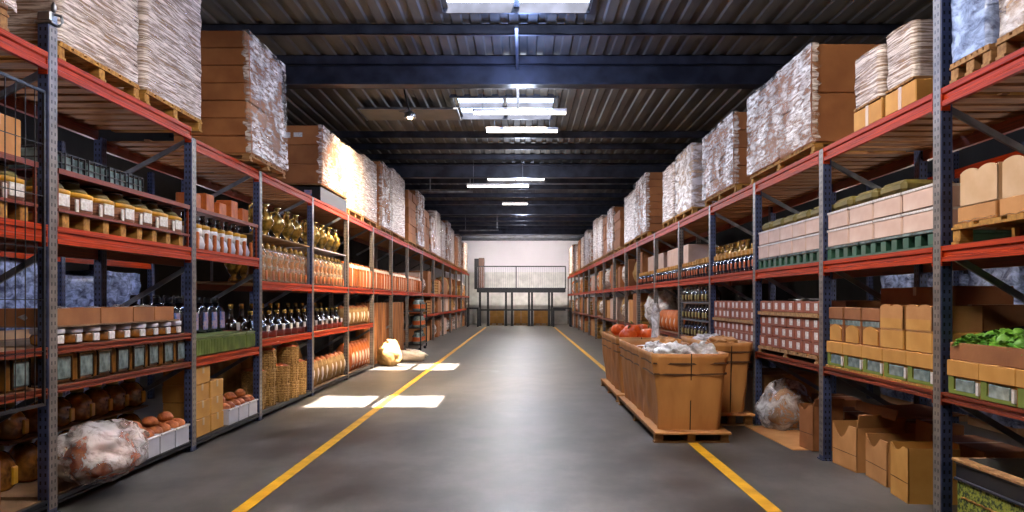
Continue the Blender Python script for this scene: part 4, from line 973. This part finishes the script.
for i, (x, y) in enumerate(((RX+.5, 5.05), (RX+.62, 4.6), (RX+.36, 4.7), (RX+.76, 5.0))):
    LK[i].put((x, y, .29), ('lettuce head in the net crate, nearest the rim corner', 'lettuce head in the net crate, rear one', 'lettuce head in the net crate, beside the wooden edge', 'lettuce head in the net crate, at the rack side')[i], i, sc=(1.5,)*3)
squash = Kind('squash', 'squash').body(lambda m: m.blob((0, 0, .08), (.13, .2, .09), 2, .08, nu=18, nv=12), CARDG)
squash.part('stalk', lambda m: m.tube([(0, .19, .08), (0, .24, .1)], .015), OLIVE)
squash.put((RX+.45, 5.55, .255), 'tan squash lying in the net crate near the post', .8)
# ------------------------------------------------------------------ bulk bins in the aisle
def bulk_bin(x0, x1, y0, y1, z1, label, pall=.14, mt=CARDR, fx=.1):
    cx, cy = (x0+x1)/2, (y0+y1)/2; w = (x1-x0); d = y1-y0
    r = link('cardboard_bulk_bin', None, loc=(cx, cy, 0), label=label, cat='bulk bin')
    zb = pall; t = .022
    def ring(s, z, n, o=0):
        # rounded rectangle ring following the flare; s in 0..1
        hx_ = w/2-fx*(1-s)+o; hy = d/2-fx*.9*(1-s)+o; c = .05; pts = []
        for q, (sx, sy) in enumerate(((1, -1), (1, 1), (-1, 1), (-1, -1))):
            for k in range(4):
                a = (q-1)*PI/2+k*PI/6
                pts.append((sx*(hx_-c)+c*math.cos(a), sy*(hy-c)+c*math.sin(a), z))
        # subdivide the long straight runs
        out = []
        for i in range(len(pts)):
            a, b = Vector(pts[i]), Vector(pts[(i+1) % len(pts)]); L_ = (b-a).length; m_ = max(1, int(L_/.09))
            for k in range(m_): out.append(a.lerp(b, k/m_))
        return out
    N_ = 16; base = ring(1, 0, 0); cnt = len(base)
    def wall(m, o, rip):
        vs = []
        for j in range(N_+1):
            s = j/N_; z = zb+(z1-zb)*s
            hx_ = w/2-fx*(1-s)+o; hy = d/2-fx*.9*(1-s)+o
            for p in base:
                x = p.x*(hx_/(w/2)); y = p.y*(hy/(d/2))
                q = rip*math.sin(y*9+1.2*s)*.018+rip*noise.noise(Vector((x*3, y*2.2, z*3)))*.03
                if abs(abs(y)-hy) < .02: y += math.copysign(q, y)
                else: x += math.copysign(q, x)
                if j in (11, 13) and rip: x *= .988; y *= .997
                vs.append((x, y, z+(.012*noise.noise(Vector((x*3, y*3, 0))) if j == N_ else 0)))
        return vs
    def body(m):
        a = wall(m, 0, 1); b = wall(m, -t, 1)
        n = cnt
        for vs in (a, b): m.add(vs, [(j*n+i, j*n+(i+1) % n, (j+1)*n+(i+1) % n, (j+1)*n+i) for j in range(N_) for i in range(n)], 0, True)
        m.add(a[-n:]+b[-n:], [(i, (i+1) % n, n+(i+1) % n, n+i) for i in range(n)])
        m.add(b[:n], [tuple(range(n))])
    one('bin_wall', body, mt, parent=r)
    # centre seam and straps on the camera side
    y_f = lambda s: -d/2+fx*.9*(1-s)
    def seam(m):
        for s0 in range(10):
            a, b = s0/10, (s0+1)/10
            m.bar((0, y_f(a)-.02, zb+(z1-zb)*a), (0, y_f(b)-.02, zb+(z1-zb)*b), .012, .012)
    one('centre_seam', seam, EDGE, parent=r)
    STR = mat('strap_brown', '#5d3a20', .6, nscale=8)
    for s in (.72, .86):
        def stp(m):
            hx_ = w/2-fx*(1-s)+.026; hy = d/2-fx*.9*(1-s)+.026; z = zb+(z1-zb)*s
            pts = [Vector((p.x*hx_/(w/2), p.y*hy/(d/2), z+.006*math.sin(p.y*8+p.x*5))) for p in base]; n = len(pts)
            vs = [p*1 for p in pts]+[p+Vector((0, 0, .022)) for p in pts]
            m.add(vs, [(i, (i+1) % n, n+(i+1) % n, n+i) for i in range(n)])
        one('strap', stp, STR, parent=r)
    p = link('pallet_base', pallet_mesh(d+.06, w+.02, pall-.005, WOOD), parent=r)
    one('deck_sheet', lambda m: m.box(-w/2-.01, w/2+.01, -d/2-.12, d/2+.03, pall-.03, pall-.003, b=.004), CARD2, parent=r)
    def fill(m):
        hx_, hy = w/2-.06, d/2-.06
        m.sheet(lambda u, v: (-hx_+2*hx_*u, -hy+2*hy*v, z1-.16+.04*noise.noise(Vector((u*4, v*9, cy)))), 14, 40)
    one('carton_filling', fill, CARD2, parent=r)
    return r
BZ = 1.06
bulk_bin(1.58, 2.46, 9.55, 13.0, BZ, 'long flared cardboard bulk bin on a wooden pallet in the aisle, nearest one')
bulk_bin(1.58, 2.40, 13.35, 15.9, BZ+.02, 'cardboard bulk bin standing directly behind the long nearest bin')
bulk_bin(2.56, 3.12, 10.85, 12.9, 1.12, 'cardboard bulk bin between the long nearest bin and the right rack', pall=.17)
def crumple(loc, r, seed, label, mt=FILMW, name='crumpled_plastic_bag', cat='bag', amp=.45, rz=0):
    k = Kind(name, cat).body(lambda m: m.blob((0, 0, 0), r, seed, amp, fr=2.4, nu=44, nv=26, flat=-.5), mt)
    k.part('knot', lambda m: m.tube([(0, 0, r[2]*.7), (r[0]*.12, .01, r[2]*1.05), (r[0]*.22, -.02, r[2]*1.2)], .014, 6), mt)
    return k.put(loc, label, rz)
crumple((1.88, 9.98, BZ-.03), (.2, .3, .13), 41, 'crumpled white plastic bag in the front corner of the nearest bin')
crumple((2.22, 9.9, BZ-.03), (.17, .2, .13), 42, 'smaller crumpled plastic bag beside it at the right edge of the nearest bin')
crumple((1.8, 10.75, BZ-.04), (.16, .25, .11), 43, 'crumpled plastic bag halfway along the nearest bin')
crumple((2.15, 11.9, BZ-.04), (.2, .35, .12), 44, 'tan crumpled paper bag toward the far end of the nearest bin', CARD2, 'paper_bag')
crumple((2.2, 10.5, BZ-.04), (.12, .16, .1), 45, 'orange-brown paper bag between the plastic bags in the nearest bin', CARD, 'paper_bag')
one('paper_sheet', lambda m: m.sheet(lambda u, v: (-.2+.4*u, -.3+.6*v, .02+.03*math.sin(u*3)+.02*math.sin(v*5)), 10, 10), WLAB, loc=(1.85, 11.35, BZ-.04), rz=.2, label='white paper sheet lying on the goods in the nearest bin', cat='paper')
crumple((2.85, 11.5, 1.08), (.2, .35, .09), 46, 'tan paper bag in the bin beside the right rack', CARD2, 'paper_bag')
crumple((2.85, 12.3, 1.08), (.2, .3, .1), 47, 'crumpled plastic bag in the bin beside the right rack')
pk = Kind('pumpkin', 'pumpkin').body(lambda m: m.blob((0, 0, .12), (.16, .16, .13), 3, .05, nu=40, nv=18, rib=10), PUMP)
pk.part('stalk', lambda m: m.tube([(0, 0, .21), (.01, 0, .26), (.04, .01, .29)], .016, 7), OLIVE)
for i, (x, y, s_) in enumerate(((1.84, 13.9, 1.0), (2.2, 13.95, .95), (1.98, 14.35, 1.1), (2.22, 14.75, 1.0), (1.8, 14.9, .9))):
    pk.put((x, y, BZ-.1+.02*i), ('orange pumpkin at the camera side, left one in the second bin', 'orange pumpkin at the camera side, right one in the second bin', 'largest orange pumpkin in the middle of the second bin', 'orange pumpkin at the rack side of the second bin', 'smallest orange pumpkin at the aisle side of the second bin')[i], i, sc=(s_,)*3)
tb = Kind('tall_plastic_sheet', 'plastic sheet').body(lambda m: m.lathe([(.16, 0), (.13, .1), (.1, .3), (.13, .5), (.1, .62)], 20, sy=.7), FILMW)
tb.part('gathered_top', lambda m: m.blob((0, 0, .66), (.12, .1, .1), 4, .4, nu=18, nv=10), FILMW)
tb.put((2.27, 13.6, BZ-.1), 'gathered white plastic sheet standing up beside the pumpkins', sc=(.6, .6, .9))

# ------------------------------------------------------------------ far bays: generic stock in variety
FK = {}
def fk(k):
    if k not in FK:
        if k == 'brown carton': FK[k] = carton(1, .8, .7, CARD)
        elif k == 'tan carton': FK[k] = carton(1, .8, .6, CARD2)
        elif k == 'pale carton': FK[k] = carton(1, .8, .62, PALEB)
        elif k == 'white film bundle':
            FK[k] = Kind('film_bundle', 'bundle').body(lambda m: m.blob((0, 0, .37), (.38, .43, .4), 51, .22, nu=24, nv=16, flat=-.86), WRAPC)
            FK[k].part('goods', lambda m: m.blob((0, 0, .35), (.32, .37, .35), 52, .15, nu=14, nv=10, flat=-.9), CARD3)
        elif k == 'orange sack': FK[k] = Kind('woven_sack', 'sack').body(lambda m: m.blob((0, 0, .36), (.36, .42, .4), 53, .15, nu=20, nv=14, flat=-.85), SACKO).part('tie', lambda m: m.lathe([(.06, .7), (.04, .74), (.08, .8)], 10), SACKT)
        elif k == 'burlap sack': FK[k] = Kind('burlap_sack', 'sack').body(lambda m: m.blob((0, 0, .36), (.36, .42, .4), 54, .15, nu=20, nv=14, flat=-.85), SACKT).part('tie', lambda m: m.lathe([(.06, .7), (.04, .74), (.08, .8)], 10), SACKT)
        elif k == 'dark crate': FK[k] = Kind('slatted_crate', 'crate').body(lambda m: [m.box(-.4, .4, -.5, .5, z, z+.09, b=.006) for z in (0, .12, .24, .36, .48)], WOODY).part('corner_post', lambda m: m.box(-.42, -.4, -.5, -.44, 0, .58), WOOD)
        elif k == 'upright roll': FK[k] = roll
    return FK[k]
KN = ['brown carton', 'white film bundle', 'tan carton', 'orange sack', 'pale carton', 'burlap sack', 'dark crate', 'brown carton', 'white film bundle', 'upright roll']
rnd = random.Random(5)
def fillbay(side, YS, i, z, zmax, level, n=None):
    y0, y1 = YS[i]+.12, YS[i+1]-.12; n = n or 3; w = (y1-y0)/n; used = {}
    for q in range(n):
        k = rnd.choice(KN[:9] if zmax < 1.5 else KN); K = fk(k)
        h = {'brown carton': .7, 'tan carton': .6, 'pale carton': .62, 'white film bundle': .83, 'orange sack': .8, 'burlap sack': .8, 'dark crate': .58, 'upright roll': 1.66}[k]
        th = min(zmax, h*rnd.uniform(.9, 1.35)) if k != 'upright roll' else zmax*.9
        K.put(at(side, y0+w*(q+.5), z, .5+rnd.uniform(0, .06)), '%s, %s from the camera on the %s level, %s %s bay' % (k, ORD[q], level, ORD[i], 'left' if side < 0 else 'right'),
              RZ(side)+(rnd.uniform(-.05, .05)), sc=(1, w*.92 if k != 'upright roll' else 1.6, th/h), parts=i < 11)
for i in range(9, len(LY)-1):
    fillbay(-1, LY, i, 1.972, 1.2, 'upper', 3); fillbay(-1, LY, i, 1.132, .7, 'middle', 3); fillbay(-1, LY, i, .001, .85, 'floor', 3)
for i in range(7, len(RY)-1):
    fillbay(1, RY, i, 2.112, 1.0, 'upper', 3); fillbay(1, RY, i, 1.002, .9, 'middle', 3); fillbay(1, RY, i, .001, .8, 'floor', 3)
for i in (4, 5, 6): fillbay(1, RY, i, .001, .75, 'floor', 2)
fillbay(1, RY, 3, .001, .75, 'floor', 2)

# ------------------------------------------------------------------ neighbouring racks behind, seen through the near bays
def backrack(side, X, label):
    r = link('pallet_rack', None, loc=(X, 3.0, 0), label=label, cat='pallet rack')
    for y in (0, 2.7, 5.4, 8.1, 10.8):
        for x in (0, 1.0): one('upright', lambda m: m.box(-.04, .04, -.045, .045, 0, 3.9), UPM, parent=r).location = (side*x, y, 0)
    for z in (1.2, 2.35, 3.5):
        for q in range(4):
            one('beam', lambda m: m.box(-.025, .025, q*2.7+.05, q*2.7+2.65, z-.12, z), ORANGE, parent=r)
            one('deck', lambda m: m.box(min(.03*side, side*.97), max(.03*side, side*.97), q*2.7+.05, q*2.7+2.65, z-.03, z-.002), DECK, parent=r)
backrack(-1, -6.4, 'second blue rack seen through the near left bays')
backrack(1, 6.0, 'second blue rack seen through the near right bays')
bb = Kind('blue_wrapped_bundle', 'bundle').body(lambda m: (m.box(-.4, .4, -.55, .55, 0, .1), m.box(-.38, .38, -.53, .53, .1, .85, b=.05)), CARD3)
bb.part('blue_film', lambda m: shell(m, 1.1, .84, .1, .9, 10, .03, 3), WRAPB)
for side, X in ((-1, -6.4), (1, 6.0)):
    for zi, z in enumerate((1.202, 2.352, .001)):
        for i in range(8):
            y = 3.75+i*1.33
            if (i*3+zi) % 5 == 4: carton(.9, .8, .75, CARD).put((X+side*.5, y, z), 'brown carton, %s along the %s shelf of the second %s rack' % (ORD[i], ('middle', 'upper', 'floor')[zi], 'left' if side < 0 else 'right'))
            else: bb.put((X+side*.5, y, z), 'blue film bundle, %s along the %s shelf of the second %s rack' % (ORD[i], ('middle', 'upper', 'floor')[zi], 'left' if side < 0 else 'right'), 0, sc=(1, 1, .95+.1*(i % 3)))

# ------------------------------------------------------------------ mezzanine at the far end
mz = link('mezzanine', None, loc=(0, 52.3, 0), label='black steel mezzanine platform with railing at the end of the aisle', cat='platform')
XL, XR = -2.95, 2.85
CABB = mat('cabinet_brown', '#5e4034', .6, nscale=4)
one('deck', lambda m: (m.box(XL, XR, 0, 3.5, 2.36, 2.44), m.box(XL, XR, -.06, 0, 2.2, 2.5), m.box(XL, XR, 1.7, 1.8, 2.2, 2.36)), BLACK, parent=mz)
one('top_rail', lambda m: (m.box(XL, XR, -.04, .03, 3.86, 3.93),), BLACK, parent=mz)
for i in (0, 3, 6):
    x = XL+(XR-XL)*(i-.35*(i==3))/6; one('rail_post', lambda m: m.box(x-.03, x+.03, -.03, .03, 2.44, 3.88), BLACK, parent=mz)
def bal(m):
    n = 48
    for i in range(n): x = XL+(XR-XL)*(i+.5)/n; m.box(x-.009, x+.009, -.009, .009, 2.44, 3.87)
one('balusters', bal, STEEL, parent=mz)
for px in (480, 488, 506, 512, 529, 532, 549, 552):
    x = (px-VX)*52.3/F; one('column', lambda m: (m.box(x-.07, x+.07, -.07, .07, 0, 2.22), m.box(x-.12, x+.12, -.12, .12, 0, .03)), BLACK, parent=mz)
one('cross_beam', lambda m: (m.box(XL, XR, -.05, .05, 1.0, 1.1),), BLACK, parent=mz)
for i, (x0, x1) in enumerate(((-3.5, -2.75), (1.95, 3.15))):
    t = link('packing_table', None, loc=(x0, 50.6, 0), label='black table at the %s foot of the mezzanine' % ('left', 'right')[i], cat='table')
    one('table_top', lambda m: m.box(0, x1-x0, 0, 1.2, 1.12, 1.22), BLACK, parent=t)
    for x in (.05, x1-x0-.05):
        for y in (.06, 1.14): one('leg', lambda m: m.box(x-.05, x+.05, y-.05, y+.05, 0, 1.12), BLACK, parent=t)
for i, (px0, px1, h_) in enumerate(((490, 504, .95), (514, 528, .9), (534, 548, .95))):
    x0, x1 = (px0-VX)*54/F, (px1-VX)*54/F
    r = link('pallet_of_cartons', None, loc=((x0+x1)/2, 54.2, 0), label='tan carton pallet under the mezzanine, %s from the left' % ORD[i], cat='pallet load')
    w = x1-x0
    link('pallet', pallet_mesh(1.0, w, .14, WOOD), parent=r)
    for j in range(2):
        for q in range(2): one('carton', lambda m: m.box(-w/2+q*w/2+.01, q*w/2-.01, -.45, .45, .142+j*h_/2, .14+(j+1)*h_/2-.01, b=.01), CARDG, parent=r)
for i, x in enumerate((-3.2, -2.75)):
    g = Kind('tall_dark_locker', 'locker').body(lambda m: m.box(-.18, .18, -.3, .3, 0, 2.1, b=.01), (BLACK, CABB)[i]).part('door_panel', lambda m: m.box(-.15, .15, -.315, -.3, .1, 2.0), (BLACK, CABB)[i])
    g.put((x, 51.9 if i else 52.4, 2.45) if False else (x, 54.5, 2.45) if i else (x+.1, 55.3, 2.45), ('slim black cabinet', 'slim brown cabinet')[i]+' standing at the left end of the mezzanine')

# ------------------------------------------------------------------ roof fittings
def batten(X, Y, Z, L_, label, lit=True):
    r = link('tube_light', None, loc=(X, Y, Z), label=label, cat='ceiling light')
    one('housing', lambda m: m.box(-L_/2, L_/2, -.06, .06, .03, .09, b=.01), WPLA, parent=r)
    one('tube', lambda m: m.lathe([(.03, -L_/2+.02), (.03, L_/2-.02)], 12, M=Matrix.Rotation(PI/2, 4, 'Y')), TUBE, parent=r)
    one('hanger', lambda m: (m.box(-L_/2+.2, -L_/2+.21, -.004, .004, .09, HC-Z), m.box(L_/2-.21, L_/2-.2, -.004, .004, .09, HC-Z)), STEEL, parent=r)
    return r
batten(-.05, 17.0, 5.67, 2.0, 'long tube light nearest in the roof, at the near edge of the skylight')
batten(.0, 19.4, 5.79, 1.75, 'tube light hanging at the far edge of the skylight')
batten(-.75, 25.0, 5.25, 1.95, 'tube light second along the roof, past the skylight')
batten(-.3, 34.0, 5.78, 1.1, 'short tube light far along the dark roof')
for i, y in enumerate((2.0, 6.6)): batten(0, y, 5.7, 2.0, 'added fill tube light above the near aisle, %s from the camera' % ORD[i])  # out-of-view fittings added to carry the near fill light
for i, (x0, x1) in enumerate(((-1.23, -.25), (-.2, .8))):  # skylight panes built as glowing sheets instead of openings
    r = link('glowing_skylight_pane', None, loc=(x0, 28.6, HC-.06), label='skylight pane made to glow, past the second tube light, %s of the pair' % ('left', 'right')[i], cat='ceiling light')
    one('panel_frame', lambda m: m.box(-.02, x1-x0+.02, -.02, 1.12, .01, .05), WPLA, parent=r)
    one('glow_pane', lambda m: m.box(0, x1-x0, 0, 1.1, -.005, .01), emat('skylight_glow', '#fff4e6', 7) if 'skylight_glow' not in MATS else MATS['skylight_glow'], parent=r)

lp = link('pendant_lamp', None, loc=(-2.31, 16.5, 5.45), label='small warm flood lamp hanging from a bent stem under the roof', cat='ceiling light')
one('stem', lambda m: m.tube([(0, 0, .12), (-.04, 0, .25), (-.1, 0, .5), (-.13, 0, HC-5.45)], .02, 8), BLACK, parent=lp)
one('lamp_head', lambda m: m.lathe([(.06, .14), (.1, .1), (.13, .0), (.125, 0), (.09, .09), (.05, .12)], 20), STEEL, parent=lp)
one('bulb', lambda m: m.blob((0, 0, .03), (.055, .055, .06), 1, 0, nu=16, nv=12), LENS, parent=lp)
one('side_arm', lambda m: m.tube([(-.02, 0, .2), (-.12, 0, .12), (-.22, 0, .14)], .015, 6), STEEL, parent=lp)
for i, (x0, x1, y, z) in enumerate(((-3.3, -1.6, 26.0, 5.2), (-3.0, -1.1, 38.0, 5.0))):
    p_ = link('roof_pipe', None, loc=(0, y, z), label=('pale pipe slung across the roof beside the second tube light', 'thin pipe with a bright tip far along the roof')[i], cat='pipe')
    one('pipe', lambda m: m.tube([(x0, 0, 0), (x1, 0, .02)], .035, 8), STEEL, parent=p_)
    one('clip', lambda m: (m.box(x0+.3, x0+.33, -.01, .01, 0, HC-z), m.box(x1-.1, x1-.07, -.01, .01, 0, HC-z)), STEEL, parent=p_)
pl = link('roof_panel', None, loc=(-2.6, 17.6, HC-.2), label='pale translucent sheet panel in the roof left of the skylight', cat='roof panel')
one('sheet', lambda m: m.box(-1.0, 1.15, 0, 1.1, 0, .02), mat('roof_panel_pale', '#7a7468', .6, nscale=2), parent=pl)
one('panel_edge', lambda m: (m.box(-1.03, 1.18, -.03, 0, -.01, .03), m.box(-1.03, -1.0, 0, 1.1, -.01, .03), m.box(1.15, 1.18, 0, 1.1, -.01, .03)), STEEL, parent=pl)

# ------------------------------------------------------------------ light
def area(name, loc, sx, sy, e, col, rot=(0, 0, 0), spread=None):
    d = bpy.data.lights.new(name, 'AREA'); d.shape = 'RECTANGLE'; d.size = sx; d.size_y = sy; d.energy = e; d.color = col
    if spread: d.spread = spread
    o = bpy.data.objects.new(name, d); COL.objects.link(o); o.location = loc; o.rotation_euler = rot; return o
def point(name, loc, e, col, r=.1):
    d = bpy.data.lights.new(name, 'POINT'); d.energy = e; d.color = col; d.shadow_soft_size = r
    o = bpy.data.objects.new(name, d); COL.objects.link(o); o.location = loc; return o
COOL = (.86, .92, 1.0); WARM = (1, .78, .52); NEU = (1, .93, .86)
area('aisle_lamp_and_fill', (0, 2.0, 5.62), 2, .25, 130, NEU)  # fill added over the camera, out of view
area('aisle_lamp_and_fill', (0, 6.6, 5.62), 2, .25, 300, NEU)  # added fill for the near bays, above the frame
area('aisle_lamp_and_fill', (0, 17.3, 5.7), 2, .2, 170, NEU)
area('aisle_lamp_and_fill', (-.75, 25.0, 5.2), 2, .2, 260, NEU)
area('aisle_lamp_and_fill', (-.3, 34, 5.7), 2, .2, 300, NEU)
area('aisle_lamp_and_fill', (0, 44, 5.5), 3, .3, 420, NEU)  # added fill for the far bays, no fitting here
area('end_wall_fill', (0, 51.0, 5.7), 6, .4, 800, NEU, rot=(.75, 0, 0))  # added without a fitting to brighten the back wall
for yy in (4.8, 7.7, 10.4, 13.5): point('side_aisle_fill', (-5.5, yy, 2.7), 24, (.95, .93, 1), .15)  # added behind the left rack to light deck undersides and stock
for yy in (4.8, 7.4, 10.0, 13.0): point('side_aisle_fill', (5.1, yy, 2.5), 24, (1, .9, .8), .15)  # same added fill behind the right rack
point('roof_fill', (0, 10.0, 5.45), 260, (.55, .68, 1), .25)  # added fill under the roof; no tube hangs at these points
point('roof_fill', (0, 13.3, 5.35), 130, (.3, .45, 1), .25)
point('roof_fill', (0, 16.2, 5.4), 120, (.7, .8, 1), .25)
point('roof_fill', (0, 4.0, 5.3), 130, (1, .93, .85), .25)
point('roof_fill', (0, 30.5, 5.0), 170, (.6, .7, 1), .25)
point('roof_fill', (0, 39.5, 4.9), 150, (.62, .7, 1), .25)
point('roof_fill', (0, 47.5, 4.9), 130, (.7, .75, 1), .25)
point('roof_fill', (0, 23.5, 5.2), 120, (.75, .83, 1), .25)
point('mezzanine_fill', (0, 54.6, 1.9), 90, (1, .92, .8), .2)  # unseen source added to brighten the space under the platform
d = bpy.data.lights.new('flood_lamp', 'SPOT'); d.energy = 2700; d.color = (1, .72, .42); d.spot_size = 2.3; d.spot_blend = .8; d.shadow_soft_size = .08
o = bpy.data.objects.new('flood_lamp', d); COL.objects.link(o); o.location = (-2.31, 16.5, 5.4)
o.rotation_euler = (Vector((-3.9, 17.2, 1.6))-Vector(o.location)).to_track_quat('-Z', 'Y').to_euler()
# sun through the roof openings
d = bpy.data.lights.new('sun', 'SUN'); d.energy = 130; d.angle = .006; d.color = (1, .9, .72)
o = bpy.data.objects.new('sun', d); COL.objects.link(o)
o.rotation_euler = Vector((-2.35, 2.05, -6.1)).to_track_quat('-Z', 'Y').to_euler()
w = bpy.data.worlds.new('World'); S.world = w; w.use_nodes = True
bg = w.node_tree.nodes['Background']; bg.inputs[0].default_value = (.62, .78, 1, 1); bg.inputs[1].default_value = 5

# ------------------------------------------------------------------ camera
cam = bpy.data.cameras.new('camera'); co = bpy.data.objects.new('camera', cam); COL.objects.link(co)
co.location = (0, 0, CZ); co.rotation_euler = (PI/2, 0, 0); cam.sensor_width = 36; cam.lens = 36*F/1024
cam.shift_x = -10/1024; cam.shift_y = 44/1024; cam.clip_end = 200
S.camera = co
S.view_settings.view_transform = 'Standard'; S.view_settings.look = 'None'; S.view_settings.gamma = 1; S.view_settings.use_curve_mapping = False
S.view_settings.exposure = 0
S.cycles.use_denoising = True; S.cycles.max_bounces = 6; S.cycles.transparent_max_bounces = 8
S.cycles.sample_clamp_indirect = 4; S.cycles.caustics_reflective = False; S.cycles.caustics_refractive = False
